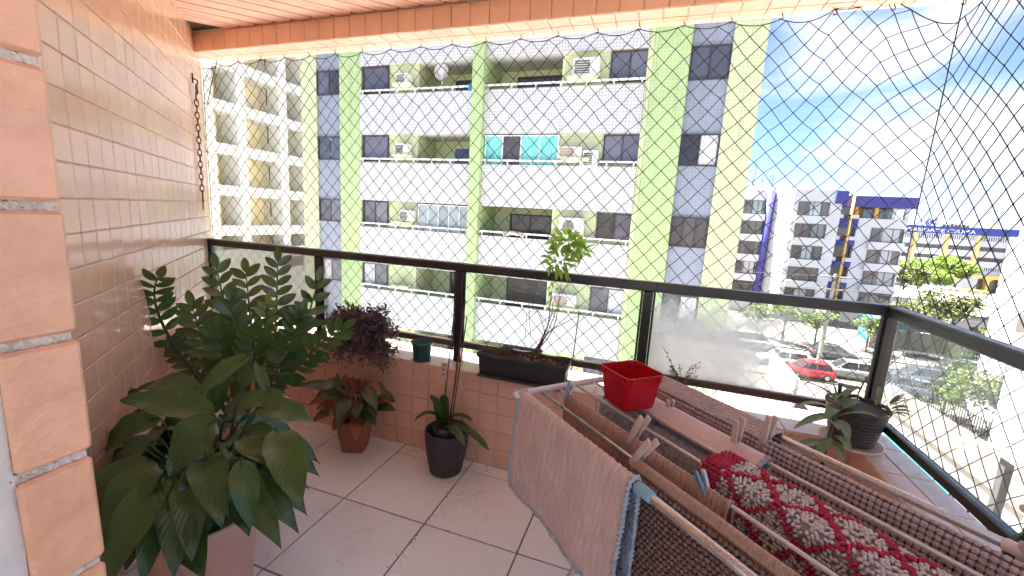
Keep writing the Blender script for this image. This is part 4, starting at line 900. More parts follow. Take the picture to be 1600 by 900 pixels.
# ------------------------------------------------------------------ cars
m_tyre = M('tyre', (0.02, 0.02, 0.02), 0.8); m_rim = M('alloy', (0.45, 0.45, 0.46), 0.3, metal=0.9); m_cglass = window_mat('car_glass', (0.012, 0.013, 0.015), (0.03, 0.03, 0.035), 0.04)
m_lamp = M('lamp_glass', (0.7, 0.7, 0.7), 0.15); m_tail = M('tail_lamp', (0.45, 0.02, 0.02), 0.2)
def car(x, y, ang, col, label, L=4.2, W=1.75, Hh=1.5, suv=False, zb=ZG+.012, name='parked_car'):
    o = thing(name, (x, y, zb), label, 'car', 'cars along the street')
    paint = M('car_paint', col, 0.25, 0.05, 0.5, coat=0.8, metal=0.15)
    hb = .62*Hh if not suv else .60*Hh
    # stations along the length: x, bottom, shoulder height, half width
    st = [(-.5, .42, .40*Hh, .80), (-.485, .24, .52*Hh, .92), (-.42, .20, .585*Hh, .97), (-.28, .19, hb, 1.0), (0, .19, hb, 1.0), (.2, .19, hb, 1.0), (.31, .19, .585*Hh, .985), (.44, .21, .515*Hh, .95), (.487, .25, .44*Hh, .86), (.5, .4, .38*Hh, .76)]
    ca, sa = math.cos(ang), math.sin(ang)
    T = lambda a, b_, z: (x + a*ca - b_*sa, y + a*sa + b_*ca, zb + z)
    b = MB(); V = []; 
    for (t, z0, z1, w) in st:
        hw = W/2*w
        V += [T(t*L, -hw*.9, z0), T(t*L, -hw, z0 + (z1-z0)*.35), T(t*L, -hw, z0 + (z1-z0)*.8), T(t*L, -hw*.9, z1), T(t*L, hw*.9, z1), T(t*L, hw, z0 + (z1-z0)*.8), T(t*L, hw, z0 + (z1-z0)*.35), T(t*L, hw*.9, z0)]
    F = [(i*8+k, i*8+(k+1) % 8, i*8+8+(k+1) % 8, i*8+8+k) for i in range(len(st)-1) for k in range(8)] + [tuple(range(8)), tuple(range(len(V)-1, len(V)-9, -1))]
    b.add(V, F); b.build('body', paint, o, True)
    # glasshouse: belt and roof outlines
    r0, r1 = (-.36, .10) if not suv else (-.43, .08); b0, b1 = (-.44, .27) if not suv else (-.475, .25)
    wb, wr = W/2*.88, W/2*.70
    bl = [T(b0*L, -wb, hb-.01), T(b1*L, -wb, hb-.01), T(b1*L, wb, hb-.01), T(b0*L, wb, hb-.01)]; tp = [T(r0*L, -wr, Hh-.06), T(r1*L, -wr, Hh-.06), T(r1*L, wr, Hh-.06), T(r0*L, wr, Hh-.06)]
    b = MB(); b.add(bl + tp, [(0,1,5,4), (1,2,6,5), (2,3,7,6), (3,0,4,7), (4,5,6,7)]); gl = b.build('windows', m_cglass, o)
    b = MB(); b.obox(T((r0+r1)/2*L, 0, Hh-.035), Vector((ca, sa, 0))*((r1-r0)/2*L), Vector((-sa, ca, 0))*(wr+.015), (0, 0, .035), bev=.02); b.build('roof', paint, o, True)
    for sg in (-1, 1):
        for (tb, tt) in ((b0, r0), (-.10, -.10), (b1, r1)):
            b = MB(); b.tube([T(tb*L, sg*wb, hb-.01), T(tt*L, sg*wr, Hh-.06)], .04, 5); b.build('window_pillar', paint, gl)
        for t in (-.31, .31):
            w_ = MB(); c = Vector(T(t*L, sg*(W/2 - .09), .32)); ax = Vector((-sa, ca, 0))*.11
            w_.tube([c - ax, c - ax*.7, c + ax*.7, c + ax], [.27, .32, .32, .27], 16); wo_ = w_.build('wheel', m_tyre, o)
            w_ = MB(); w_.tube([c + ax*sg*.9, c + ax*sg*1.06], .19, 12); w_.build('rim', m_rim, wo_)
        b = MB(); b.blob(T(.47*L, sg*W*.36, .42*Hh), .12, 8, 5); b.build('headlight', m_lamp, o)
        b = MB(); b.blob(T(-.48*L, sg*W*.38, .5*Hh), .1, 8, 5); b.build('taillight', m_tail, o)
        b = MB(); b.blob(T(.2*L, sg*(W/2 + .07), .66*Hh), .1, 6, 4); b.build('mirror', paint, o)
    return o
car(12.9, 46.0, math.pi, (0.70, 0.70, 0.71), 'white hatchback on the road behind the clouded pane', suv=True, Hh=1.62, L=4.3)
car(14.3, 43.3, math.pi + .1, (0.55, 0.02, 0.03), 'red car parked beside the pole', L=3.9, zb=ZG+.12)
car(17.9, 44.9, math.pi, (0.20, 0.21, 0.22), 'dark grey wagon parked right of the pole', suv=True, Hh=1.65, L=4.6, zb=ZG+.12)
car(24.0, 46.6, math.pi, (0.05, 0.055, 0.065), 'black car driving past right of the corner post', suv=True, Hh=1.6, L=4.5)
car(20.9, 42.6, math.pi - .25, (0.10, 0.12, 0.15), 'dark blue car parked at the start of the iron fence', L=4.3, zb=ZG+.12)
car(26.4, 41.9, math.pi - .1, (0.72, 0.72, 0.73), 'white car parked behind the olive shrub', L=4.4, zb=ZG+.02)
tree('street_tree', 28.0, 57.6, 6.2, 2.9, m_leaf_dark, 'olive tree on the far pavement behind the side railing', 2000, .2, clumps=15)
tree('street_tree', 35.5, 57.2, 5.2, 2.4, m_leaf_dark, 'low dark tree before the barred gate', 1400, .2, clumps=12)
car(30.0, 51.6, 0.0, (0.04, 0.045, 0.055), 'black car on the far lane under the olive tree', L=4.3)
car(29.8, 46.4, math.pi, (0.09, 0.10, 0.12), 'dark grey car on the near lane by the white block', suv=True, Hh=1.6, L=4.4)
car(11.7, 51.4, 0.0, (0.66, 0.66, 0.67), 'white van on the far side of the road', suv=True, Hh=1.9, L=4.7)
car(19.0, 51.6, 0.0, (0.05, 0.05, 0.055), 'dark car on the far lane behind the pole', L=4.2)
# ------------------------------------------------------------------ drying rack
RO = Vector((-0.301, 1.267, 0)); RE = Vector((0.731, -0.683, 0)).normalized(); RM = Vector((0.683, 0.731, 0)).normalized(); ZK = 0.84
def K(a, c, z=0.0): return RO + RE*a + RM*c + Vector((0, 0, ZK + z))
RODS = [-0.066, 0.003, 0.069, 0.147, 0.222, 0.305, 0.385, 0.465]; RL = 1.22
m_steel = M('brushed_steel_rod', (0.62, 0.56, 0.53), 0.28, 0.08, 20, metal=0.9)
m_coatrod = M('cream_coated_rod', (0.66, 0.57, 0.52), 0.35, 0.08, 20, metal=0.25)
m_bluecap = M('pale_blue_plastic', (0.22, 0.42, 0.50), 0.4, 0.08, 10)
m_barp = M('pinkish_white_plastic', (0.70, 0.60, 0.57), 0.45, 0.05, 8)
rack = thing('drying_rack', tuple(K(0.6, 0.2, -ZK)), 'folding metal drying rack loaded with bath mats and a crochet rug', 'drying rack')
for i, c in enumerate(RODS):
    b = MB(); r_ = 0.0098 if i in (0, 7) else 0.0046
    b.tube([K(0.005 if i not in (0, 7) else 0.0, c), K(RL, c)], r_, 12); b.build('rail' if i in (0, 7) else 'rod', m_steel if i in (0, 7, 1) else m_coatrod, rack, True)
for a in (0.0, RL):
    b = MB(); b.tube(smooth_path([K(a, RODS[0] - .004, -.004), K(a - .012*(1 if a == 0 else -1), RODS[0] + .02), K(a - .012*(1 if a == 0 else -1), RODS[-1] - .02), K(a, RODS[-1] + .004, -.004)], 8), 0.0108, 12); b.build('end_bar', m_barp, rack, True)
b = MB(); b.tube([K(.497, RODS[0]), K(.502, RODS[0]), K(.540, RODS[0]), K(.545, RODS[0])], [.0105, .0135, .0135, .0105], 14); b.build('joint_sleeve', m_bluecap, rack, True)
b = MB(); b.tube([K(.915, RODS[7]), K(.92, RODS[7]), K(.968, RODS[7]), K(.972, RODS[7])], [.0105, .0125, .0125, .0105], 14); b.build('joint_sleeve', m_barp, rack, True)
for a in (0.16, 1.06):
    for c0, c1 in ((RODS[0], RODS[-1] + .03), (RODS[-1], RODS[0] - .03)):
        b = MB(); o_ = .014 if c0 < 0 else -.014
        b.tube([K(a + o_, c0, -.012), K(a + o_, c1, -ZK + .012)], 0.0095, 10); l = b.build('leg', m_steel, rack, True)
        b = MB(); b.blob(K(a + o_, c1, -ZK + .013), .013, 8, 5); b.build('foot', m_barp, l, True)
b = MB(); b.tube([K(.174, RODS[-1] + .022, -ZK + .05), K(1.046, RODS[-1] + .022, -ZK + .05)], .006, 8); b.build('foot_bar', m_steel, rack, True)

# ------------------------------------------------------------------ cloth
class Drape:
    """a cloth laid over the rods: profile in (across, height), swept along the rods"""
    def __init__(s, prof, a0, a1, wav=0.006, seed=0.0, skew=0.0, shear=0.0):
        pts = smooth_path([(p[0], p[1], 0) for p in prof], 10); s.p = np.array([(q.x, q.y) for q in pts])
        d = np.r_[0, np.cumsum(np.linalg.norm(np.diff(s.p, axis=0), axis=1))]; s.d = d; s.L = d[-1]; s.a0, s.a1 = a0, a1; s.w = wav; s.sd = seed; s.skew = skew; s.shear = shear
        s.ztop = s.p[:, 1].max()
    def raw(s, u, v):
        t = v*s.L; c = np.interp(t, s.d, s.p[:, 0]); z = np.interp(t, s.d, s.p[:, 1]); h = max(0, s.ztop - z)
        a = s.a0 + (s.a1 - s.a0)*u + s.skew*h + s.shear*h*(u - .5)
        k = min(1, h/0.10)
        c += k*s.w*(nz(a*7 + s.sd, z*3, s.sd) * 1.6 + 0.5*nz(a*19 + s.sd, z*8, 2)); z += (1-k)*0.0*nz(a*8, s.sd) + 0.25*s.w*nz(a*10, s.sd + 5, c*10)
        return K(a, c, z)
    def frame(s, u, v):
        p = s.raw(u, v); e = 0.004; du = (s.raw(u + e, v) - s.raw(u - e, v)); dv = (s.raw(u, min(1, v + e)) - s.raw(u, max(0, v - e)))
        n = dv.cross(du)
        return p, du.normalized(), dv.normalized(), n.normalized()
def sheet(D, nu, nv, off, v0=0.0, v1=1.0, u0=0.0, u1=1.0, flip=False, disp=None):
    b = MB(); V = []; UV = []
    for j in range(nv + 1):
        for i in range(nu + 1):
            u, v = u0 + (u1-u0)*i/nu, v0 + (v1-v0)*j/nv; p, tu, tv, n = D.frame(u, v)
            h = off + (disp(u, v) if disp else 0); V.append(p + n*h); UV.append(((D.a1-D.a0)*u, D.L*v))
    F = [(j*(nu+1)+i, j*(nu+1)+i+1, (j+1)*(nu+1)+i+1, (j+1)*(nu+1)+i) for j in range(nv) for i in range(nu)]
    if flip: F = [f[::-1] for f in F]
    b.add(V, F, UV); return b
def hem(D, r, n=60, wob=0.0, sides='uv', mi=0, freq=90):
    b = MB(); path = []
    for i in range(n): path.append((i/n, 0.0))
    for i in range(n): path.append((1.0, i/n))
    for i in range(n): path.append((1 - i/n, 1.0))
    for i in range(n): path.append((0.0, 1 - i/n))
    pts = []
    for k, (u, v) in enumerate(path):
        p, tu, tv, n_ = D.frame(u, v); pts.append(p + n_*wob*math.sin(k*1.9) + (tv*(1 if v > .5 else -1) if v in (0.0, 1.0) else tu*(1 if u > .5 else -1))*wob*0.6*math.cos(k*2.3))
    b.tube(pts, [r*(1 + .25*math.sin(k*1.9 + 1)) for k in range(len(pts))], 6, closed=True); return b
def cloth_mat(name, col, col2, stretch=(1, 1, 1), scale=300, bump=0.6, rough=0.95, var_scale=9):
    m, t = newmat(name); uv = N(t, 'ShaderNodeTexCoord').outputs['UV']
    mp_ = N(t, 'ShaderNodeMapping', {'Vector': uv, 'Scale': stretch}).outputs[0]
    a = N(t, 'ShaderNodeTexNoise', {'Vector': mp_, 'Scale': float(scale), 'Detail': 3.0, 'Distortion': 0.4}); b = N(t, 'ShaderNodeTexNoise', {'Vector': uv, 'Scale': float(var_scale), 'Detail': 5.0})
    f = mathn(t, 'ADD', mathn(t, 'MULTIPLY', a.outputs['Fac'], 0.6), mathn(t, 'MULTIPLY', b.outputs['Fac'], 0.4))
    f = N(t, 'ShaderNodeMapRange', {'Value': f, 'From Min': 0.35, 'From Max': 0.65}).outputs[0]
    c = mixc(t, f, rgb(col), rgb(col2)); bp = N(t, 'ShaderNodeBump', {'Height': a.outputs['Fac'], 'Strength': bump, 'Distance': 0.004})
    p = N(t, 'ShaderNodeBsdfPrincipled', {'Base Color': c, 'Roughness': rough, 'Sheen Weight': 0.3, 'Specular IOR Level': 0.15, 'Normal': bp.outputs[0]})
    N(t, 'ShaderNodeOutputMaterial', {'Surface': p.outputs[0]}); return m
m_pink = cloth_mat('pink_crinkled_cotton', (0.50, 0.345, 0.30), (0.69, 0.52, 0.46), (0.9, 0.12, 1), 190, 0.55)
m_pink2 = cloth_mat('pink_smooth_cotton', (0.56, 0.40, 0.36), (0.70, 0.53, 0.48), (0.25, 1, 1), 160, 0.35)
m_blueg = M('blue_grey_shag', (0.22, 0.26, 0.31), 0.95, 0.35, 60, col2=(0.44, 0.49, 0.55))
m_grey = M('dark_grey_shag', (0.42, 0.42, 0.47), 0.95, 0.35, 60, col2=(0.70, 0.70, 0.75))
m_ruff = M('pale_blue_trim', (0.40, 0.45, 0.50), 0.95, 0.15, 80, bump=0.4, bscale=300)
m_rib = cloth_mat('brown_ribbed_chenille', (0.36, 0.215, 0.155), (0.54, 0.355, 0.27), (1, 0.2, 1), 240, 0.6)
m_bob = M('dark_brown_bobbles', (0.24, 0.135, 0.10), 0.9, 0.25, 40, bump=0.5, bscale=400, sheen=0.1)
m_bobback = cloth_mat('brown_bobble_backing', (0.24, 0.14, 0.105), (0.34, 0.205, 0.16), (1, 1, 1), 260, 0.4)
m_waf = M('taupe_waffle_chenille', (0.50, 0.375, 0.34), 0.95, 0.14, 30, bump=0.5, bscale=300, sheen=0.1)
m_wafd = M('taupe_waffle_backing', (0.26, 0.18, 0.16), 0.95, 0.15, 30)
m_cred = M('crimson_crochet_cotton', (0.52, 0.03, 0.075), 0.9, 0.25, 60, bump=0.6, bscale=350)
m_ccream = M('cream_crochet_cotton', (0.68, 0.60, 0.55), 0.92, 0.15, 60, bump=0.6, bscale=350)
m_cback = M('crochet_backing', (0.42, 0.28, 0.26), 0.95, 0.2, 40)  # own colour of the rug's backing
def tufts(D, n, length, mat, parent, v0, v1, side, u0=0.0, u1=1.0, off=0.004, name='pile'):
    b = MB()
    for _ in range(n):
        u, v = random.uniform(u0, u1), random.uniform(v0, v1); p, tu, tv, nn = D.frame(u, v); d = (nn*side + tu*random.gauss(0, .6) + Vector((0, 0, -1))*random.uniform(.1, 1.0)).normalized()
        w_ = tu*0.0022; q = p + nn*side*off; L = length*random.uniform(.6, 1.3); m_ = q + d*L*.55; e_ = q + d*L + Vector((0, 0, -L*.4))
        b.add([q - w_, q + w_, m_ + w_*.9, m_ - w_*.9, e_], [(0,1,2,3), (3,2,4)])
    return stuff(b.build(name, mat, parent))
# --- pink mat with blue shaggy lining over the front rail
Z0 = 0.0115
c0 = RODS[0]
D1 = Drape([(c0-.030, -.305), (c0-.028, -.20), (c0-.020, -.09), (c0-.0165, -.012), (c0-.010, .010), (c0, .0165), (c0+.010, .010), (c0+.017, -.012), (c0+.020, -.08), (c0+.022, -.25)], 0.0, 0.492, 0.008, 1.3, skew=-0.02)
mat1 = thing('bath_mat', tuple(D1.raw(.5, .5)), 'pink crinkled bath mat with pale blue ruffled edge over the front rail', 'bath mat', 'mats on the rack')
s1 = sheet(D1, 70, 70, -0.0, disp=lambda u, v: .0016*math.sin(u*150 + 5*nz(u*9, v*5) + 1.5*math.sin(v*9))*min(1, 1.2) + .0016*nz(u*60, v*9)); s1.build('pink_face', m_pink, mat1, True)
o = sheet(D1, 30, 40, .006, flip=True).build('blue_lining', m_blueg, mat1, True)
tufts(D1, 7000, .016, m_blueg, o, .56, 1.0, 1, 0.3, 1.0); tufts(D1, 2200, .014, m_blueg, o, .0, .42, 1, 0.86, 1.0, name='pile')
hem(D1, .0052, 150, .0034).build('ruffled_trim', m_ruff, mat1, True)
# --- brown ribbed mat over the third rod
c0 = RODS[2]
D2 = Drape([(c0-.030, -.50), (c0-.022, -.20), (c0-.012, -.03), (c0-.007, .006), (c0, .0115), (c0+.007, .006), (c0+.012, -.03), (c0+.016, -.30)], 0.055, 0.625, 0.007, 4.1)
mat2 = thing('bath_mat', tuple(D2.raw(.5, .5)), 'light brown finely ribbed bath mat behind the pink one', 'bath mat', 'mats on the rack')
sheet(D2, 330, 46, 0, disp=lambda u, v: .0030*abs(math.sin(u*math.pi*54)) + .0008*math.sin(v*220)).build('ribbed_face', m_rib, mat2, True)
sheet(D2, 20, 30, .006, flip=True).build('backing', m_bobback, mat2, True); hem(D2, .0035, 60, .0006).build('hem', m_rib, mat2, True)
b = MB(); q = D2.raw(.985, .33); b.obox(q + RE*.018 + Vector((0, 0, -.012)), RE*.012, Vector((0, 0, .022)), RM*.0006); b.build('care_label', m_letter, mat2)
# --- dark bobble mat over the second rod
c0 = RODS[1]
D3 = Drape([(c0-.034, -.56), (c0-.026, -.25), (c0-.010, -.03), (c0-.006, .002), (c0, .0075), (c0+.006, .002), (c0+.009, -.03), (c0+.012, -.16)], 0.425, 1.16, 0.007, 7.7)
mat3 = thing('bath_mat', tuple(D3.raw(.5, .5)), 'dark brown bobble-textured bath mat hanging in the foreground', 'bath mat', 'mats on the rack')
sheet(D3, 60, 40, .002).build('backing', m_bobback, mat3, True)
bb = MB(); pit = .0118; na = int((D3.a1 - D3.a0)/pit); vtop = .735; nr = int(D3.L*vtop/pit)
for j in range(nr):
    for i in range(na):
        u, v = (i + .5 + .5*(j % 2))/na, (j + .5)*pit/D3.L
        if u > 1: continue
        p, tu, tv, nn = D3.frame(u, v); k = random.uniform(.85, 1.15)
        bb.blob(p - nn*.003 + tu*random.gauss(0, .0008), .006, 6, 3, (tu*.0062*k, tv*.0060*k, nn*.0062*k))
stuff(bb.build('bobbles', m_bob, mat3, True))
sheet(D3, 60, 12, -.0015, vtop + .002, .84).build('smooth_hem', m_rib, mat3, True); hem(D3, .004, 60, .0005).build('edge_binding', m_rib, mat3, True)
# --- pink and grey mat over the sixth rod
c0 = RODS[5]
D4 = Drape([(c0-.062, -.016), (c0-.035, -.003), (c0-.010, .008), (c0, .0125), (c0+.009, .004), (c0+.004, -.022), (c0-.030, -.038), (c0-.060, -.052), (c0-.070, -.10), (c0-.072, -.36)], 0.03, 0.56, 0.006, 9.2)
mat4 = thing('bath_mat', tuple(D4.raw(.5, .5)), 'pink and grey bath mat with scalloped grey edge in the middle of the rack', 'bath mat', 'mats on the rack')
sheet(D4, 60, 40, -.003, disp=lambda u, v: .0012*nz(u*14, v*40)).build('pink_face', m_pink2, mat4, True)
o = sheet(D4, 30, 40, .004, flip=True).build('grey_lining', m_grey, mat4, True); tufts(D4, 9000, .017, m_grey, o, .36, 1.0, 1)
hem(D4, .006, 90, .0022).build('scalloped_trim', M('grey_trim', (0.30, 0.32, 0.37), .95, .2, 60), mat4, True)
D4b = Drape([(RODS[4]-.02, -.42), (RODS[4]-.012, -.05), (RODS[4]-.007, -.012)], 0.12, 0.5, .006, 3)
# --- taupe waffle mats at the back
def waffle(D, label, cell=.0118):
    o = thing('bath_mat', tuple(D.raw(.5, .5)), label, 'bath mat', 'mats on the rack'); b = MB(); nu_, nv_ = int((D.a1 - D.a0)/cell), int(D.L/cell)
    for j in range(nv_):
        for i in range(nu_):
            p, tu, tv, nn = D.frame((i + .5)/nu_, (j + .5)/nv_); k = random.uniform(.9, 1.08)
            b.blob(p - nn*.003, cell, 6, 4, (tu*cell*.64*k, tv*cell*.60*k, nn*.0046*k))
    stuff(b.build('waffle_tufts', m_waf, o, True)); sheet(D, 50, 40, .001).build('backing', m_wafd, o, True)
    hem(D, .0035, 60, .0004).build('hem', m_waf, o, True); return o
cA, cB = RODS[6], RODS[7]
D5 = Drape([(cA-.022, -.135), (cA-.016, -.05), (cA-.009, .004), (cA, .012), (.5*(cA+cB), .0145), (cB, .0175), (cB+.012, .008), (cB+.017, -.03), (cB+.02, -.25)], 0.085, 0.498, 0.005, 2.2)
mat5 = waffle(D5, 'taupe waffle bath mat over the two rear rods beside the bucket')
D6 = Drape([(cA-.030, -.30), (cA-.022, -.12), (cA-.010, -.004), (cA, .0125), (cA+.009, .004), (cA+.014, -.05), (cA+.016, -.25)], 0.512, 1.17, 0.006, 6.0)
mat6 = waffle(D6, 'long taupe waffle bath mat behind the crochet rug')
# --- crochet rug over the fourth and fifth rods
cC, cD = RODS[3], RODS[4]
D7 = Drape([(cC-.050, -.50), (cC-.036, -.22), (cC-.016, -.035), (cC-.004, .010), (.5*(cC+cD), .013), (cD+.010, .012), (cD+.022, -.02), (cD+.026, -.2)], 0.505, 1.17, 0.009, 11.0)
rug = thing('crochet_rug', tuple(D7.raw(.5, .5)), 'red and cream crochet rug with a diamond pattern draped over the rods', 'rug')
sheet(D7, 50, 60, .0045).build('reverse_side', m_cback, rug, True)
br, bc = MB(), MB(); cell = .0085; nu_, nv_ = int((D7.a1 - D7.a0)/cell), int(D7.L/cell)
for j in range(nv_):
    for i in range(nu_):
        x, y = (i + .5*(j % 2))*cell, j*cell; s_, t_ = (x + y*1.0)/.115, (x - y*1.0)/.115
        fs, ft = abs(s_ - round(s_)), abs(t_ - round(t_)); edge = x < .045
        redp = edge or min(fs, ft) < .066
        if not redp and ((i % 3 == 0 and j % 2 == 0) or random.random() < .05): continue
        u, v = min(1, max(0, x/(D7.a1 - D7.a0))), min(1, y/D7.L); p, tu, tv, nn = D7.frame(u, v)
        a = random.uniform(-.6, .6) + (.8 if fs < ft else -.8); q1 = tu*math.cos(a) + tv*math.sin(a); q2 = -tu*math.sin(a) + tv*math.cos(a); h = .0065 if redp else .0048
        (br if redp else bc).blob(p - nn*(.002 if redp else .0) + tu*random.gauss(0, .0007) + tv*random.gauss(0, .0007), .005, 5, 3, (q1*.0068, q2*.0042, nn*h))
stuff(br.build('red_stitches', m_cred, rug, True)); stuff(bc.build('cream_stitches', m_ccream, rug, True))

# ------------------------------------------------------------------ red container standing on the rods
def plastic(name, col, transl=.35, rough=.3):
    return M(name, col, rough, 0.14, 14, transl=transl, spec=.5, bump=.05, bscale=60, dirt=.1)
m_bucket = plastic('red_translucent_plastic', (0.62, 0.012, 0.025), .45, .22)
zb_ = ZK + .0052; zt_ = zb_ + .112
pn, pl_, pr_ = at_height(973, 592, zt_), at_height(942, 570, zt_), at_height(1034, 584, zt_)
cen = (pl_ + pr_)/2; ux = (pr_ - pn); ux.z = 0; ux.normalize(); uy = Vector((-ux.y, ux.x, 0)); HT = .068; HB = .056
bk_ = thing('plastic_container', (cen.x, cen.y, zb_), 'empty red square plastic container standing on the rack rods', 'container')
def ring(h, z, r_=.014, k=5):
    out = []
    for q, (sx, sy) in enumerate(((1,1), (-1,1), (-1,-1), (1,-1))):
        for i in range(k):
            a = math.pi/2*q + math.pi/2*i/(k-1); out.append(Vector((cen.x, cen.y, z)) + ux*(sx*(h - r_) + r_*math.cos(a)) + uy*(sy*(h - r_) + r_*math.sin(a)))
    return out
b = MB(); rs = [ring(HB - .006, zb_), ring(HB, zb_ + .006), ring(HT - .001, zt_ - .004), ring(HT + .003, zt_ - .004), ring(HT + .003, zt_), ring(HT - .0015, zt_), ring(HB - .002, zb_ + .004)]
V = [p for r__ in rs for p in r__]; n_ = 20; F = [tuple(range(n_-1, -1, -1)), tuple(range(6*n_, 7*n_))]
for i in range(6): F += [(i*n_+k, i*n_+(k+1) % n_, (i+1)*n_+(k+1) % n_, (i+1)*n_+k) for k in range(n_)]
b.add(V, F); b.build('tub', m_bucket, bk_)
b = MB()
for k in range(26): b.blob(Vector((cen.x, cen.y, zb_ + .007)) + ux*random.uniform(-.05, .05) + uy*random.uniform(-.05, .05), random.uniform(.004, .009), 5, 3)
stuff(b.build('soil_residue', M('wet_soil', (0.05, 0.012, 0.01), 0.7, 0.3, 40), bk_))
b = MB()
for p in ring(HT + .0005, zt_ - .02, .02, 2): b.obox(p + Vector((0, 0, .006)), ux*.006, uy*.006, (0, 0, .008), bev=.002)
b.build('corner_lug', m_bucket, bk_)

# ------------------------------------------------------------------ clothes pegs
m_wood = M('pale_peg_wood', (0.56, 0.43, 0.35), 0.7, 0.12, 30, stretch=(1, 1, .2), bump=.2, bscale=150)
m_spring = M('peg_spring_wire', (0.35, 0.33, 0.32), 0.35, metal=0.9)
m_pegblue = plastic('blue_peg_plastic', (0.16, 0.33, 0.52), .1); m_pegwhite = plastic('white_peg_plastic', (0.66, 0.70, 0.74), .2); m_pegpink = plastic('pinkish_clear_peg_plastic', (0.72, 0.56, 0.52), .3)
def peg(a, c, z, tilt, yaw, mats, label, L=.098, wide=.0080):
    P = K(a, c, z); across = (RM*math.cos(yaw) + RE*math.sin(yaw)).normalized(); along = (RE*math.cos(yaw) - RM*math.sin(yaw)).normalized()
    up = (Vector((0, 0, 1)) + along*tilt[0] + across*tilt[1]).normalized(); across = (across - up*across.dot(up)).normalized(); along = across.cross(up)
    o = thing('clothes_peg', tuple(P), label, 'clothes peg', 'pegs on the rack')
    for i, sg in enumerate((-1, 1)):
        b = MB(); d = (up + across*sg*.075).normalized(); s_ = across*sg
        q0, q1 = P - up*.018 + s_*.0045, P - up*.018 + s_*.0045 + d*L
        b.obox((q0 + q1)/2, along*wide, d*(L/2), (s_ - d*s_.dot(d)).normalized()*.0034, bev=.0012); b.build('arm', mats[i % len(mats)], o)
    b = MB(); c_ = P + up*.022; b.tube([c_ + along*(wide + .002)*(k/12*2 - 1) + (across*math.cos(k*1.6) + up*math.sin(k*1.6))*.0042 for k in range(13)], .0011, 5); b.build('spring', m_spring, o)
W = [m_wood]
peg(.425, RODS[1], .002, (.55, .2), .2, W, 'wooden peg nearest the pink mat, leaning right')
peg(.345, RODS[2], .002, (.4, .15), .2, W, 'wooden peg gripping the ribbed brown mat')
peg(.475, RODS[5], .002, (.15, -.15), .1, W, 'wooden peg on the pink and grey mat')
peg(.505, RODS[6], .002, (.05, .1), .2, W, 'wooden peg between the two waffle mats')
peg(.055, RODS[2], .004, (-.3, .35), .4, [m_pegblue, m_pegwhite], 'blue and white peg at the left end of the rack', .06)
peg(.565, RODS[2], .0, (-.5, -.3), .5, [m_pegblue, m_pegwhite], 'blue and white peg beside the care label', .055)
peg(.255, RODS[5], -.004, (.1, .05), .3, [m_pegpink], 'clear pinkish plastic peg on the pink mat', .055, .007)
peg(.945, RODS[7], -.012, (.1, -.1), .5, [m_pegpink], 'clear plastic peg hanging at the rear rail by the bottle', .055, .008)
# ------------------------------------------------------------------ plants on the balcony
def leaf_mat(name, c1, c2, vein, rough=0.35, transl=0.12, vk=26.0, edge=None, coat=0.0):
    m, t = newmat(name); uv = N(t, 'ShaderNodeSeparateXYZ', {0: N(t, 'ShaderNodeTexCoord').outputs['UV']})
    oi = N(t, 'ShaderNodeObjectInfo').outputs['Random']
    av = mathn(t, 'ABSOLUTE', uv.outputs[1])
    w_ = mathn(t, 'SINE', mathn(t, 'MULTIPLY', mathn(t, 'SUBTRACT', uv.outputs[0], mathn(t, 'MULTIPLY', av, 0.22)), vk*6.283/2))
    vn = N(t, 'ShaderNodeMapRange', {'Value': w_, 'From Min': 0.4, 'From Max': 1.0, 'To Max': 0.45}).outputs[0]
    mid = N(t, 'ShaderNodeMapRange', {'Value': av, 'From Min': 0.0, 'From Max': 0.07, 'To Min': 0.9, 'To Max': 0.0}).outputs[0]
    g = N(t, 'ShaderNodeTexCoord').outputs['Object']; nn = N(t, 'ShaderNodeTexNoise', {'Vector': g, 'Scale': 14.0, 'Detail': 4.0})
    f = mathn(t, 'ADD', mathn(t, 'MULTIPLY', nn.outputs['Fac'], 0.7), mathn(t, 'MULTIPLY', oi, 0.4))
    c = mixc(t, f, rgb(c1), rgb(c2)); c = mixc(t, mathn(t, 'MAXIMUM', mathn(t, 'MULTIPLY', vn, .35), mid), c, rgb(vein))
    if edge:
        e = N(t, 'ShaderNodeMapRange', {'Value': mathn(t, 'ADD', mathn(t, 'MAXIMUM', av, mathn(t, 'POWER', uv.outputs[0], 3.0)), mathn(t, 'MULTIPLY_ADD', nn.outputs['Fac'], .9, -.45)), 'From Min': edge[1], 'From Max': edge[1] + .08}).outputs[0]
        c = mixc(t, e, c, rgb(edge[0]))
    bp = N(t, 'ShaderNodeBump', {'Height': w_, 'Strength': 0.14, 'Distance': 0.003})
    p = N(t, 'ShaderNodeBsdfPrincipled', {'Base Color': c, 'Roughness': rough, 'Specular IOR Level': 0.5, 'Coat Weight': coat, 'Coat Roughness': .2, 'Normal': bp.outputs[0]})
    tr = N(t, 'ShaderNodeBsdfTranslucent', {'Color': mixc(t, .5, c, rgb((.35, .5, .06)))}); s = N(t, 'ShaderNodeMixShader', {0: transl, 1: p.outputs[0], 2: tr.outputs[0]})
    N(t, 'ShaderNodeOutputMaterial', {'Surface': s.outputs[0]}); return m
m_lily = leaf_mat('peace_lily_leaf', (0.024, 0.072, 0.016), (0.062, 0.150, 0.030), (0.065, 0.11, 0.04), 0.22, .10, edge=((0.30, 0.15, 0.06), 1.13), coat=.3)
m_zz = leaf_mat('zz_leaf', (0.028, 0.080, 0.018), (0.070, 0.145, 0.032), (0.08, 0.14, 0.04), 0.25, .10, vk=14, coat=.3)
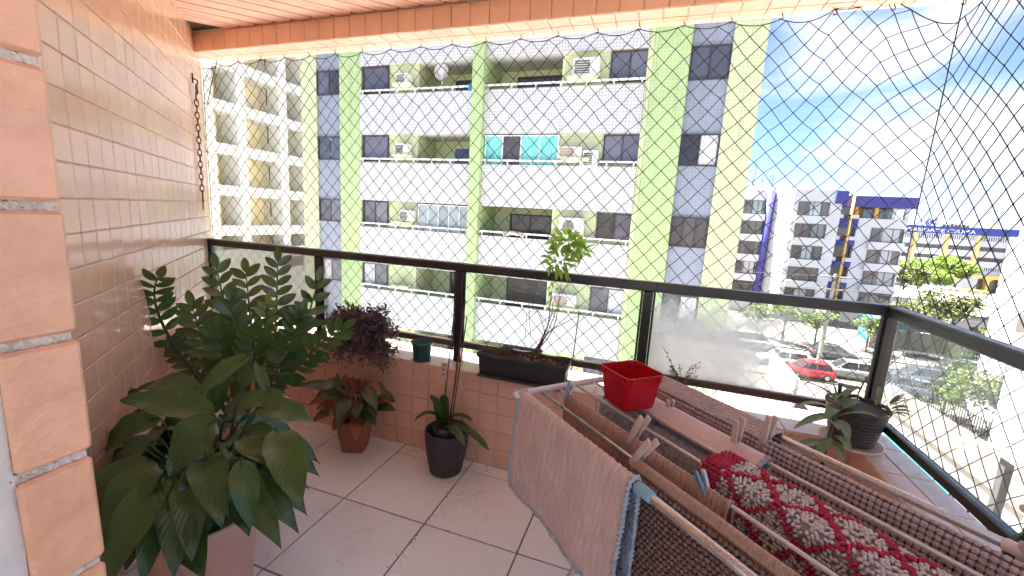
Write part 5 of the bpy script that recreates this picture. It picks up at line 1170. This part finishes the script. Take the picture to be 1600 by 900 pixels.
m_zzy = leaf_mat('zz_young_leaf', (0.12, 0.20, 0.03), (0.20, 0.28, 0.05), (0.22, 0.30, 0.08), 0.3, .2, vk=14)
m_agl = leaf_mat('aglaonema_leaf', (0.022, 0.050, 0.020), (0.055, 0.085, 0.034), (0.34, 0.10, 0.055), 0.32, .12, vk=16, edge=((0.40, 0.10, 0.045), 1.12))
m_aglr = leaf_mat('aglaonema_red_leaf', (0.22, 0.075, 0.035), (0.34, 0.10, 0.045), (0.5, 0.16, 0.08), 0.35, .2, vk=16)
m_orch = leaf_mat('orchid_leaf', (0.030, 0.060, 0.022), (0.055, 0.095, 0.035), (0.05, 0.09, 0.03), 0.3, .06, vk=4)
m_sap = leaf_mat('sapling_leaf', (0.26, 0.44, 0.05), (0.40, 0.58, 0.10), (0.46, 0.6, 0.16), 0.4, .6, vk=12)
m_kal = leaf_mat('pale_green_leaf', (0.15, 0.20, 0.105), (0.25, 0.30, 0.17), (0.28, 0.33, 0.2), 0.5, .15, vk=6)
m_stem_g = M('green_stem', (0.045, 0.085, 0.025), 0.5, 0.2, 10); m_stem_b = M('brown_twig', (0.16, 0.085, 0.055), 0.85, 0.2, 30); m_stem_r = M('pink_stem', (0.50, 0.20, 0.13), 0.5, 0.15, 10)
m_soil = M('potting_soil', (0.055, 0.032, 0.024), 1.0, 0.5, 60, bump=1.0, bscale=90, col2=(0.14, 0.085, 0.06))
def leaf(p0, p1, p2, w, up=(0, 0, 1), fold=.25, wave=.0, prof='lily', n=12, curl=0.0):
    p0, p1, p2, up = Vector(p0), Vector(p1), Vector(p2), Vector(up); b = MB(); V = []; UV = []; SS = (-1, -.55, 0, .55, 1)
    for i in range(n + 1):
        t = i/n; p = p0*(1-t)**2 + p1*2*t*(1-t) + p2*t*t; tg = ((p1 - p0)*(1-t) + (p2 - p1)*t).normalized()
        sd_ = tg.cross(up); sd_ = sd_.normalized() if sd_.length > 1e-4 else tg.orthogonal().normalized(); nn = sd_.cross(tg)
        if prof == 'lily': k = 2.62*t**.6*(1 - t)**.95 if 0 < t < 1 else 0
        elif prof == 'strap': k = min(1, t*8 + .45)*(1 - t**6)**.5
        elif prof == 'oval': k = math.sin(math.pi*t**.9)**.7
        else: k = math.sin(math.pi*t)**1.1
        k = max(k, .02)
        for s in SS: V.append(p + sd_*s*w*k + nn*(abs(s)*w*k*fold - curl*(s*s)*w*k + wave*w*math.sin(t*13 + s*2)*abs(s))); UV.append((t, s))
    m = len(SS); F = [(i*m+k, i*m+k+1, (i+1)*m+k+1, (i+1)*m+k) for i in range(n) for k in range(m-1)]
    return b.add(V, F, UV)
m_clay = M('peach_plastic_pot', (0.77, 0.56, 0.47), 0.5, 0.06, 6, bump=0.04, bscale=120, stretch=(1, 1, 6)); m_terra = M('terracotta_plastic', (0.34, 0.125, 0.065), 0.45, 0.1, 8)
m_dpot = M('anthracite_pot', (0.045, 0.038, 0.042), 0.6, 0.12, 12, bump=0.1, bscale=100); m_gpot = M('dark_green_plastic', (0.012, 0.085, 0.075), 0.4, 0.1, 8); m_bpot = M('black_planter_plastic', (0.035, 0.033, 0.036), 0.55, 0.1, 10, bump=.1)
def pot(o, c, prof, mat, soil_z, soil_r, n=36, sq=0.0, rot=0.0, name='pot'):
    b = MB(); b.lathe(prof, c, n, sq=sq, rot=rot); p = b.build(name, mat, o, True)
    b = MB(); b.lathe([(soil_r, soil_z - .01), (soil_r*.98, soil_z), (soil_r*.5, soil_z + .006), (.002, soil_z + .009)], c, n, sq=sq, rot=rot); b.build('soil', m_soil, o, True); return p

# peace lily in the foreground
LC = Vector((-1.375, 0.90, 0)); lily = thing('peace_lily', tuple(LC), 'big peace lily with drooping dark leaves in a peach pot, left foreground', 'potted plant')
pot(lily, LC + Vector((0,0,.006)), [(.125, 0), (.135, .01), (.168, .33), (.176, .335), (.178, .355), (.170, .357), (.162, .33)], m_clay, .32, .163)
crown = LC + Vector((0, 0, .33))
def lily_leaf(bp, tp, Yb, Yt, w, arch=.05, up=(.4, -.3, .8), fold=.34, wave=.12):
    p0, p2 = at_depth(*bp, Yb), at_depth(*tp, Yt); d = p2 - p0; mid = (p0 + p2)/2 + Vector((0, 0, arch))
    b = leaf(p0, mid, p2, w, up, fold, wave, 'lily', 14, .12); b.build('leaf', m_lily, lily, True)
    base = crown + Vector(((p0.x - LC.x)*.25, (p0.y - LC.y)*.25, 0)); t0 = (mid - p0).normalized()
    s_ = MB(); s_.tube(smooth_path([base, base.lerp(p0, .55) + Vector((0, 0, .04)), p0 - t0*.004, p0 + t0*.03], 6), [.0045 - .0001*i for i in range(19)], 6, cap=False); s_.build('leaf_stalk', m_stem_g, lily, True)
LL = [((335, 652), (188, 627), .92, .80, .062, .055), ((312, 610), (212, 612), 1.05, 1.02, .050, .07), ((215, 612), (140, 628), .98, .92, .026, .02), ((250, 655), (143, 718), .90, .78, .058, .06),
      ((340, 658), (266, 745), .86, .74, .070, .065), ((232, 690), (158, 800), .90, .80, .055, .06), ((222, 730), (163, 872), .86, .78, .045, .04), ((262, 750), (197, 890), .82, .74, .055, .05),
      ((262, 775), (318, 905), .80, .70, .064, .03), ((322, 705), (306, 838), .82, .74, .058, .03), ((376, 718), (392, 828), .84, .78, .042, .03), ((430, 672), (470, 795), .98, .86, .064, .05),
      ((345, 690), (482, 722), .95, .98, .066, .06), ((345, 655), (452, 618), 1.02, 1.12, .052, .06), ((392, 556), (300, 628), 1.05, .92, .040, .04), ((330, 648), (355, 566), 1.06, 1.12, .040, .0),
      ((418, 612), (398, 563), 1.1, 1.12, .022, .0), ((400, 640), (488, 660), 1.0, 1.08, .050, .05), ((290, 640), (205, 650), 1.0, .95, .045, .06), ((300, 720), (250, 800), .80, .72, .05, .04),
      ((210, 700), (168, 760), .88, .8, .05, .04), ((345, 740), (335, 850), .88, .82, .045, .03), ((360, 620), (420, 575), 1.12, 1.2, .04, .04), ((250, 690), (215, 780), .94, .86, .06, .05), ((290, 690), (330, 760), .84, .78, .05, .05),
      ((300, 655), (245, 690), .98, .9, .05, .05), ((395, 690), (440, 760), 1.0, .95, .05, .05), ((355, 700), (400, 760), .92, .86, .045, .04)]
for k in range(32):                           # fuller crown: leaves all round
    a = k*2.399 + .3; el = random.uniform(.05, .55); rr = random.uniform(.16, .30); p0 = crown + Vector((math.cos(a)*.13, math.sin(a)*.13, .20 + .16*el)); p2 = crown + Vector((math.cos(a)*(rr + .14), math.sin(a)*(rr + .10), .02 + .26*el - .05*random.random()))
    if (p2 - W0P).dot(WN) < .03: p2 += WN*(.03 - (p2 - W0P).dot(WN))
    if p2.y < .62 and p2.x > -1.2: continue
    leaf(p0, (p0 + p2)/2 + Vector((0, 0, .07)), p2, random.uniform(.042, .062), (.3, -.25, .85), .34, .12, 'lily', 14, .12).build('leaf', m_lily, lily, True)
    s_ = MB(); s_.tube(smooth_path([crown + Vector((math.cos(a)*.03, math.sin(a)*.03, 0)), crown.lerp(p0, .55) + Vector((0, 0, .03)), p0], 6), .004, 6, cap=False); s_.build('leaf_stalk', m_stem_g, lily, True)
for bp, tp, yb, yt, w_, ar in LL: lily_leaf(bp, tp, yb + .02, yt + .02, w_*.98, ar*.9)

# zz plant behind it
ZCc = Vector((-1.82, 1.47, 0)); zzp = thing('zz_plant', tuple(ZCc), 'tall zamioculcas with glossy feathered fronds against the tiled wall', 'potted plant')
pot(zzp, ZCc + Vector((0,0,.006)), [(.12, 0), (.13, .01), (.165, .34), (.175, .345), (.175, .37), (.166, .37), (.158, .345)], m_clay, .33, .158)
zl = {}
def zz_leaf_mesh(m, key):
    if key not in zl:
        b = leaf((0, 0, 0), (.5, 0, .07), (1, 0, -.02), .215, (0, 0, 1), .18, 0, 'oval', 8); me = bpy.data.meshes.new('leaflet'); me.from_pydata(b.v, [], b.f)
        ul = me.uv_layers.new(name='UVMap'); 
        for l in me.loops: ul.data[l.index].uv = b.uv[l.vertex_index]
        me.materials.append(m); me.polygons.foreach_set('use_smooth', [True]*len(me.polygons)); me.update(); zl[key] = me
    return zl[key]
def frond(tip, Yt, bend, n=9, ls=.085, young=False, start=.38, base_off=(0, 0), sideref=None, mid=None):
    n = max(5, round(n*.82)); ls *= 1.28
    p2 = at_depth(*tip, Yt); p0 = ZCc + Vector((base_off[0], base_off[1], .33)); p1 = (p0 + p2)/2 + Vector(bend)
    if mid: p1 = at_depth(*mid[:2], mid[2]); p1 = p1*2 - (p0 + p2)/2
    pts = [p0*(1-t)**2 + p1*2*t*(1-t) + p2*t*t for t in np.linspace(0, 1, 15)]
    b = MB(); b.tube(pts, [.011*(1 - .75*i/14) for i in range(15)], 7); st = b.build('frond_stem', m_stem_g, zzp, True)
    me = zz_leaf_mesh(m_zzy if young else m_zz, 'y' if young else 'd')
    for i in range(n):
        t = start + (1 - start)*(i + .3)/n
        for sg in (-1, 1):
            tt = min(1, t + (.015 if sg > 0 else 0)); p = p0*(1-tt)**2 + p1*2*tt*(1-tt) + p2*tt*tt; tg = ((p1 - p0)*(1-tt) + (p2 - p1)*tt).normalized()
            ref = Vector(sideref) if sideref else (camv - p).normalized()
            sd_ = tg.cross(ref).normalized(); nn = sd_.cross(tg)
            d = (tg*(.42 + .5*i/n) + sd_*sg*.9 + nn*random.uniform(-.05, .3)).normalized(); s_ = ls*(1.0 - .28*abs(i/n - .4))*random.uniform(.9, 1.1)
            z_ = (nn + tg*random.uniform(-.25, .35) + sd_*random.uniform(-.2, .2)); z_ = (z_ - d*z_.dot(d)).normalized(); y_ = z_.cross(d)
            put(me, 'leaflet', st, d*s_, y_*s_*1.05, z_*s_, p)
    p, d = p2, (p2 - p1).normalized(); ref = (camv - p).normalized(); y_ = ref.cross(d).normalized(); z_ = d.cross(y_)
    put(me, 'leaflet', st, d*ls*.9, y_*ls*.9, z_*ls*.9, p - d*.005)
frond((248, 432), 1.20, (0, 0, 0), 10, .072, start=.42, base_off=(-.06, -.05), mid=(262, 522, 1.27))
frond((338, 418), 1.60, (-.02, 0, .05), 9, .082, start=.40, base_off=(-.03, .02))
frond((384, 425), 1.72, (0, 0, .05), 9, .085, start=.42, base_off=(0, .04))
frond((434, 408), 1.75, (.03, 0, .02), 10, .080, start=.45, base_off=(.04, .05))
frond((418, 475), 1.62, (0, 0, .05), 7, .062, True, start=.5, base_off=(.03, .0))
frond((497, 438), 1.75, (.02, 0, -.04), 6, .075, start=.55, base_off=(.07, .05))
frond((536, 512), 1.55, (-.02, -.05, .08), 12, .070, start=.35, base_off=(.08, -.02))
frond((300, 478), 1.42, (-.02, -.03, .08), 9, .080, start=.40, base_off=(-.05, -.05))
frond((345, 520), 1.30, (0, -.02, .08), 9, .085, start=.4, base_off=(0, -.07))
frond((400, 520), 1.36, (.02, -.02, .08), 9, .08, start=.4, base_off=(.03, -.06))
frond((455, 545), 1.40, (.0, 0, .06), 9, .08, start=.4, base_off=(.06, -.05))
frond((270, 540), 1.36, (0, 0, .06), 7, .07, start=.45, base_off=(-.06, -.07))
frond((470, 490), 1.62, (.02, 0, .04), 8, .078, start=.45, base_off=(.06, .02))
frond((360, 470), 1.48, (0, 0, .05), 8, .08, start=.45, base_off=(.0, -.02))

# purple bushy plant on the sill
SC = Vector((-1.60, 2.09, ZS)); sh = thing('purple_foliage_plant', tuple(SC), 'dusky purple small-leaved plant spilling over the sill', 'potted plant')
pot(sh, SC + Vector((0, -.035, 0)), [(.07, 0), (.078, .006), (.085, .10), (.09, .105), (.082, .11)], M('tan_clay', (0.36, 0.25, 0.16), .9, .2, 10, bump=.3), .09, .08)
m_purp = M('purple_leaf', (0.050, 0.020, 0.026), 0.4, 0.4, 30, col2=(0.20, 0.12, 0.13), transl=.15)
b = MB(); tw = MB()
for k in range(300):
    a = random.uniform(0, 6.283); el = random.uniform(-.7, 1.3); R_ = random.uniform(.7, 1.05)
    tip = SC + Vector((.265*R_*math.cos(a)*math.cos(el*.8), .135*R_*math.sin(a)*math.cos(el*.7) - .065, .10 + .20*R_*math.sin(el) - (.05 if el < 0 else 0)))
    if tip.y > 2.11: tip.y = 2.11 - random.random()*.03
    p0 = SC + Vector((random.gauss(0, .03), -.035, .10)); mid = (p0 + tip)/2 + Vector((0, -.01, .05)); pts = [p0*(1-t)**2 + mid*2*t*(1-t) + tip*t*t for t in np.linspace(0, 1, 8)]
    tw.tube(pts, .0011, 3, cap=False)
    for q in range(24):
        t = random.uniform(.35, 1); p = p0*(1-t)**2 + mid*2*t*(1-t) + tip*t*t + Vector((random.gauss(0, .013), random.gauss(0, .012), random.gauss(0, .013)))
        u = Vector((random.gauss(0, 1), random.gauss(0, 1), random.gauss(0, 1))).normalized(); v = u.orthogonal().normalized(); s_ = random.uniform(.007, .0125)
        b.add([p - u*s_, p + v*s_*.55, p + u*s_, p - v*s_*.55], [(0,1,2,3)])
stuff(b.build('foliage', m_purp, sh)); stuff(tw.build('twigs', m_stem_b, sh))

# small dark green pot
gp = thing('flower_pot', (-1.222, 2.085, ZS), 'small dark green plastic flower pot with bare soil on the sill', 'pot')
pot(gp, Vector((-1.222, 2.083, ZS + .0)), [(.046, .012), (.048, .014), (.058, .098), (.064, .10), (.064, .114), (.059, .114), (.054, .09)], m_gpot, .085, .054)
b = MB(); b.lathe([(.045, 0), (.052, .002), (.052, .014), (.044, .0145)], (-1.222, 2.083, ZS), 28); b.build('saucer', m_bpot, gp, True)

# red and green aglaonema on the floor
AC = Vector((-1.535, 1.885, 0)); ag = thing('aglaonema', tuple(AC), 'red-edged leafy plant in a square terracotta pot on the floor', 'potted plant')
pot(ag, AC + Vector((0, 0, .0062)), [(.058, 0), (.062, .004), (.083, .17), (.09, .172), (.09, .198), (.083, .198), (.079, .17)], m_terra, .165, .078, 40, sq=.8, rot=.35)
b = MB(); b.obox(AC + Vector((-.012, -.0745, .115)), (.013, .002, 0), (0, -.006, .016), (0, .0006, 0)); b.build('price_label', m_letter, ag)
b = MB(); b.obox(AC + Vector((-.014, -.081, .15)), (.010, .002, 0), (0, -.004, .011), (0, .0006, 0)); b.build('brand_sticker', m_bpot, ag)
for k in range(54):
    a = k*2.4 + random.uniform(-.3, .3); rr = random.uniform(.10, .27); h0 = random.uniform(.24, .36) + (.08 if k % 5 == 0 else 0)
    d = Vector((math.cos(a), math.sin(a)*.62 - .12, 0)); p0 = AC + d*rr*.38 + Vector((0, 0, h0)); p2 = AC + d*(rr + .05) + Vector((0, 0, h0 + random.uniform(-.10, .05))); p1 = (p0 + p2)/2 + Vector((0, 0, .045))
    if p2.y > 2.02: p2.y = 2.02
    if p1.y > 2.02: p1.y = 2.01
    leaf(p0, p1, p2, random.uniform(.030, .042), (.25, -.4, .9), .25, .04, 'oval', 10).build('leaf', m_aglr if k % 4 == 0 else m_agl, ag, True)
    s_ = MB(); b0 = AC + Vector((.02*math.cos(a*1.7), .02*math.sin(a*1.7), .17)); s_.tube(smooth_path([b0, b0.lerp(p0, .6) + Vector((0, 0, .02)), p0], 5), .0028, 5, cap=False); s_.build('leaf_stalk', m_stem_r, ag, True)
for k in range(8):
    a = k*1.3; x_ = .05 if k % 2 else -.07; p0 = AC + Vector((x_ + .02*math.cos(a), -.02, .36)); p2 = p0 + Vector((.045*math.cos(a), .03*math.sin(a), .085)); leaf(p0, (p0 + p2)/2 + Vector((0, 0, .02)), p2, .02, (0, -1, .3), .3, 0, 'oval', 8).build('leaf', m_aglr, ag, True)

# orchid in a round anthracite pot
OC = Vector((-0.955, 1.905, 0)); orc = thing('orchid', tuple(OC), 'orchid without flowers in a dark grey round pot, stakes tied upright', 'potted plant')
pot(orc, OC + Vector((0, 0, .0062)), [(.078, 0), (.086, .006), (.106, .10), (.116, .19), (.118, .235), (.114, .243), (.108, .243), (.106, .232), (.1, .19)], m_dpot, .188, .102)
b = MB(); b.lathe([(.05, .20), (.056, .205), (.06, .262), (.056, .264), (.05, .21)], OC + Vector((-.02, 0, 0)), 24); b.build('inner_pot', plastic('clear_nursery_pot', (.10, .10, .10), .1), orc, True)
b = MB()
for k in range(46): b.blob(OC + Vector((-.02 + random.gauss(0, .024), random.gauss(0, .024), .258 + random.random()*.012)), random.uniform(.005, .010), 5, 3)
b.build('bark_chips', m_soil, orc); oc = OC + Vector((-.02, 0, .25))
for (dx, dy, dz, ar, w_) in ((.30, -.08, -.02, .11, .028), (.20, -.16, .02, .09, .027), (-.13, -.09, .05, .13, .022), (-.10, .02, .16, .06, .024), (.02, -.03, .21, .04, .034), (-.03, -.04, .19, .02, .030), (.16, .02, .06, .10, .024)):
    p2 = oc + Vector((dx, dy, dz)); p2.y = min(p2.y, 2.0); up_ = (0, -1, .2) if abs(dx) < .05 else (0, 0, 1)
    leaf(oc, oc + Vector((dx*.35, dy*.4, dz*.4 + ar)), p2, w_, up_, .3, 0, 'strap', 12).build('leaf', m_orch, orc, True)
for (x0, y0, x1, y1, zt) in ((-.03, -.005, -.008, .06, .90), (.012, 0, .045, .07, .965), (.02, .005, .058, .075, .86)):
    b = MB(); b.tube([OC + Vector((x0, y0, .24)), OC + Vector((x1, y1, zt))], .0032, 6); b.build('stake', m_bpot, orc)
b = MB(); b.tube(smooth_path([OC + Vector((0, 0, .25)), OC + Vector((.028, .03, .5)), OC + Vector((.03, .06, .72)), OC + Vector((.05, .068, .95))], 6), .0022, 5); b.build('flower_spike', m_stem_b, orc)
b = MB(); b.obox(OC + Vector((-.022, -.012, .575)), (.018, 0, .001), (0, .004, .045), (0, .0006, 0)); tg_ = b.build('plant_tag', M('tan_card', (0.62, 0.40, 0.30), .8, .08, 20), orc)
for i_ in range(3): b = MB(); b.obox(OC + Vector((-.022, -.0185 + .0033*i_, .560 + .024*i_)), (.006 + .003*(i_ % 2), 0, 0), (0, 0.0005, .004), (0, .0003, 0)); b.build('tag_print', m_acd, tg_)

# black planter box with a sapling
def planter():
    o = thing('planter_box', (-.60, 2.06, ZS), 'long black planter box with wavy rim holding a leggy sapling', 'planter')
    x0, x1, yc, hy = -.835, -.352, 2.066, .068; b = MB()
    n = 40; rings = []
    def outline(g, z, wob):
        P = []
        for i in range(n): t = i/n; P.append((x0 - g*1.0 + (x1 - x0 + 2*g)*t, yc - hy - g, z + wob*math.sin(t*6*math.pi)))
        for i in range(6): P.append((x1 + g, yc - hy - g + (2*hy + 2*g)*i/6, z))
        for i in range(n): t = i/n; P.append((x1 + g - (x1 - x0 + 2*g)*t, yc + hy + g, z + wob*math.sin(t*6*math.pi)))
        for i in range(6): P.append((x0 - g, yc + hy + g - (2*hy + 2*g)*i/6, z))
        return P
    R_ = [outline(-.018, ZS + .012, 0), outline(-.012, ZS + .02, 0), outline(-.004, ZS + .105, .002), outline(.004, ZS + .115, .004), outline(.004, ZS + .135, .005), outline(-.002, ZS + .136, .005), outline(-.007, ZS + .11, .0)]
    V = [p for r_ in R_ for p in r_]; m = len(R_[0]); F = [tuple(range(m-1, -1, -1))]
    for i in range(len(R_) - 1): F += [(i*m+k, i*m+(k+1) % m, (i+1)*m+(k+1) % m, (i+1)*m+k) for k in range(m)]
    b.add(V, F); b.build('box', m_bpot, o, True)
    b = MB(); b.obox(((x0+x1)/2, yc - .004, ZS + .008), ((x1-x0)/2 - .002, 0, 0), (0, hy + .002, 0), (0, 0, .007), bev=.004); b.build('tray', m_bpot, o)
    b = MB(); nx, ny = 40, 10; V = [(x0 + .012 + (x1-x0-.024)*i/nx, yc - hy + .008 + (2*hy - .016)*j/ny, ZS + .112 + .012*nz(i*.5, j*.5)) for j in range(ny+1) for i in range(nx+1)]
    b.add(V, [(j*(nx+1)+i, j*(nx+1)+i+1, (j+1)*(nx+1)+i+1, (j+1)*(nx+1)+i) for j in range(ny) for i in range(nx)]); b.build('soil', m_soil, o, True)
    b = MB()
    for k in range(34): 
        c = Vector((random.uniform(-.64, -.41), yc + random.uniform(-.05, .05), ZS + .122)); u = Vector((random.gauss(0,1), random.gauss(0,1), .2)).normalized()*random.uniform(.008, .02); v = u.cross(Vector((0,0,1))).normalized()*.006
        b.add([c - u, c + v + Vector((0,0,.006)), c + u, c - v], [(0,1,2,3)])
    b.build('dry_leaves', M('dry_leaf', (0.34, 0.20, 0.12), .9, .3, 20), o)
    b = MB()
    for c0 in ((-.80, 2.06), (-.70, 2.08), (-.76, 2.08)):
        for k in range(26):
            a = random.uniform(0, 6.28); L_ = random.uniform(.02, .06); p0 = Vector((c0[0], c0[1], ZS + .115)); p2 = p0 + Vector((L_*math.cos(a), L_*.6*math.sin(a), random.uniform(.0, .045))); b.tube([p0, (p0+p2)/2 + Vector((0,0,.02)), p2], [.002, .0022, .0008], 4, cap=False)
    stuff(b.build('low_creeper', M('olive_creeper', (0.16, 0.14, 0.06), .8, .3, 40), o))
    Y_ = 2.07; base = Vector((-.555, Y_, ZS + .11))
    tops = [(884, 392, 2.07), (905, 410, 2.07), (858, 450, 2.07), (835, 480, 2.06), (915, 487, 2.05), (870, 405, 2.08)]
    lf = MB(); tips = []
    fork = at_depth(858, 520, Y_)
    for i, (x, y, yy) in enumerate(tops):
        tip = at_depth(x, y, yy); f = fork + Vector((random.gauss(0, .012), 0, random.gauss(0, .03))); b = MB()
        b.tube(smooth_path([base + Vector((random.gauss(0, .012), 0, 0)), f, f.lerp(tip, .5) + Vector((random.gauss(0, .012), 0, .01)), tip], 6), [.0036*(1 - .75*k/18) for k in range(19)], 5); b.build('stem', m_stem_b, o, True)
    def cluster(cx, cy, rx, ry, n, ls):
        for k in range(n):
            a = random.uniform(0, 6.28); rr = random.random()**.5; p = at_depth(cx + rx*rr*math.cos(a), cy + ry*rr*math.sin(a), 2.07 + random.gauss(0, .03)); c = at_depth(cx, cy, 2.07); d = (p - c); d = d.normalized() if d.length > 1e-4 else Vector((0, 0, 1))
            d = (d + Vector((random.gauss(0, .4), random.gauss(0, .5), random.gauss(-.2, .4)))).normalized(); p2 = p + d*ls*random.uniform(.7, 1.2)
            bb_ = leaf(p, (p + p2)/2 + Vector((0, 0, .01)), p2, ls*.19, (random.gauss(0,.3), -1 + random.random(), .6), .2, 0, 'oval', 6); lf.add(bb_.v, bb_.f, bb_.uv)
    cluster(888, 380, 24, 14, 62, .056); cluster(874, 408, 20, 16, 52, .052); cluster(903, 392, 12, 14, 30, .050); cluster(880, 428, 8, 8, 10, .034); cluster(862, 452, 9, 12, 12, .022); cluster(868, 482, 10, 5, 8, .018); cluster(835, 490, 10, 6, 8, .016)
    stuff(lf.build('leaves', m_sap, o, True))
    for (xa, ya, xb, yb) in ((892, 590, 905, 486), (818, 560, 823, 492), (833, 560, 822, 428)):
        b = MB(); p, q = at_depth(xa, ya, 2.06), at_depth(xb, yb, 2.08); p.z = ZS + .1; b.tube([p, q], .0028 if xa > 850 else .0012, 5); b.build('stake', m_bpot, o)
planter()

# wicker basket pot in the corner
BC = Vector((.866, 2.032, ZS)); bs = thing('wicker_basket_plant', tuple(BC), 'dark woven basket pot with pale drooping leaves in the railing corner', 'potted plant')
m_wick = M('dark_wicker', (0.085, 0.062, 0.052), 0.5, 0.3, 60, bump=.4, bscale=200)
def brad(t): return .070 + .030*t
b = MB(); NS = 22
b.lathe([(.066, .012), (.068, .016), (.097, .165), (.091, .165)], BC, 32); b.build('basket_liner', m_wick, bs, True)
for j in range(11):
    t = (j + .5)/11; z_ = .016 + .15*t; pts = []
    for k in range(NS*2): a = math.pi*k/NS; r_ = brad(t) + .0035*(1 if (k + j) % 2 else -1); pts.append(BC + Vector((r_*math.cos(a), r_*math.sin(a), z_)))
    b = MB(); b.tube(pts, .0062, 6, closed=True); b.build('weave_row', m_wick, bs, True)
b = MB(); b.tube([BC + Vector((.104*math.cos(a), .104*math.sin(a), .172 + .004*math.sin(a*11))) for a in np.linspace(0, 2*math.pi, 45)[:-1]], .008, 7, closed=True); b.build('rim_braid', m_wick, bs, True)
b = MB(); b.lathe([(.09, .155), (.05, .162), (.002, .165)], BC, 24); b.build('soil', m_soil, bs)
b = MB(); b.lathe([(.085, 0), (.105, .004), (.112, .016), (.106, .017), (.09, .010)], BC, 32); b.build('saucer', m_clay, bs, True)
sb = BC + Vector((-.06, -.05, .16)); st_pts = smooth_path([sb, BC + Vector((-.105, -.10, .18)), BC + Vector((-.135, -.15, .08)), BC + Vector((-.15, -.18, -.06))], 6)
b = MB(); b.tube(smooth_path([sb, BC + Vector((-.09, -.06, .22)), BC + Vector((-.10, -.07, .27))], 6), .007, 7); b.build('stem', m_stem_g, bs, True); b = MB(); b.tube(st_pts, .007, 7); b.build('stem', m_stem_g, bs, True)
for (bx, by, tx_, ty, Y0_, Y1_, w_) in ((1305, 625, 1258, 598, 1.94, 1.84, .018), (1310, 622, 1332, 612, 1.95, 1.93, .024), (1305, 640, 1248, 633, 1.93, 1.82, .018), (1305, 648, 1240, 670, 1.92, 1.80, .02), (1300, 655, 1262, 662, 1.9, 1.78, .02), (1310, 650, 1372, 652, 1.93, 1.86, .018),
     (1312, 640, 1345, 628, 1.94, 1.98, .026), (1308, 655, 1326, 690, 1.9, 1.83, .022), (1300, 680, 1330, 706, 1.86, 1.76, .02), (1298, 690, 1318, 720, 1.84, 1.75, .018), (1297, 685, 1278, 715, 1.84, 1.75, .018), (1300, 660, 1310, 672, 1.88, 1.8, .022), (1306, 630, 1300, 600, 1.95, 1.96, .016), (1308, 640, 1290, 655, 1.9, 1.82, .02), (1312, 628, 1342, 604, 1.96, 2.0, .015), (1290, 690, 1236, 706, 1.83, 1.74, .02), (1292, 700, 1250, 722, 1.83, 1.72, .02)):
    p0, p2 = at_depth(bx, by, Y0_), at_depth(tx_, ty, Y1_); leaf(p0, (p0 + p2)/2 + Vector((0, 0, .028)), p2, w_, (0, 0, 1), .3, .03, 'oval', 10).build('leaf', m_kal, bs, True)
for k in range(20):
    a = random.uniform(-1.2, 1.6); p0 = BC + Vector((.05, -.03, .17)); p2 = p0 + Vector((.10*math.cos(a), .05*math.sin(a) - .04, random.uniform(.0, .10))); leaf(p0.lerp(p2, .45), p0.lerp(p2, .75) + Vector((0, 0, .015)), p2, .009, (0, 0, 1), .2, 0, 'oval', 6).build('leaf', m_kal, bs, True)
b = MB(); b.tube(smooth_path([BC + Vector((.0, 0, .16)), BC + Vector((-.01, -.01, .22)), BC + Vector((.005, -.015, .30))], 5), .003, 5); b.build('dry_stem', m_stem_b, bs)

# thin dry plant behind the rack
DC = Vector((.19, 2.085, ZS)); dp = thing('thin_shrub_pot', tuple(DC), 'sparse twiggy little plant behind the waffle mat', 'potted plant')
pot(dp, DC, [(.05, 0), (.055, .003), (.066, .075), (.07, .078), (.066, .082)], m_bpot, .07, .063)
b = MB(); l_ = MB()
for k in range(16):
    a = random.uniform(0, 6.28); p0 = DC + Vector((0, 0, .07)); p2 = DC + Vector((.085*math.cos(a)*random.uniform(.4, 1.1), .035*math.sin(a), random.uniform(.15, .25))); 
    if k == 0: p2 = DC + Vector((-.105, 0, .29))
    mid = (p0 + p2)/2 + Vector((0, 0, .03)); b.tube([p0, mid, p2], .0011, 4, cap=False)
    for q in range(9): 
        t = random.uniform(.4, 1); p = p0.lerp(p2, t) + Vector((0, 0, .03*4*t*(1-t)*.5)); d = Vector((random.gauss(0,1), random.gauss(0,.5), random.gauss(0,1))).normalized()*.013; v = d.orthogonal().normalized()*.003; l_.add([p, p + d*.5 + v, p + d, p + d*.5 - v], [(0,1,2,3)])
stuff(b.build('twigs', m_stem_b, dp)); stuff(l_.build('leaves', M('olive_tiny_leaf', (0.14, 0.13, 0.06), .7, .3, 20), dp))

# dark green bottle on the side sill
bt = thing('glass_bottle', (.955, 1.30, ZS), 'dark green glass bottle with a pale stopper at the far right edge', 'bottle')
m_bottle = M('bottle_green_glass', (0.004, 0.028, 0.018), 0.08, 0.1, 5, coat=.5)
b = MB(); b.lathe([(.034, 0), (.038, .006), (.038, .105), (.030, .135), (.016, .158), (.0145, .20), (.0165, .202), (.0165, .212), (.012, .214)], (.955, 1.30, ZS), 28); b.build('glass', m_bottle, bt, True)
b = MB(); b.lathe([(.0385, .03), (.0388, .032), (.0388, .085), (.0385, .087)], (.955, 1.30, ZS), 28); b.build('label_band', M('paper_band', (0.45, 0.42, 0.30), .8), bt, True)
b = MB(); b.lathe([(.0150, .165), (.0156, .166), (.0156, .19), (.0150, .191)], (.955, 1.30, ZS), 24); b.build('neck_band', m_letter, bt, True)
b = MB(); b.lathe([(.010, .205), (.011, .2145), (.030, .216), (.031, .222), (.024, .228), (.006, .231)], (.955, 1.30, ZS), 28); b.build('stopper', M('cream_stopper', (0.62, 0.54, 0.47), .6, .05, 10), bt, True)
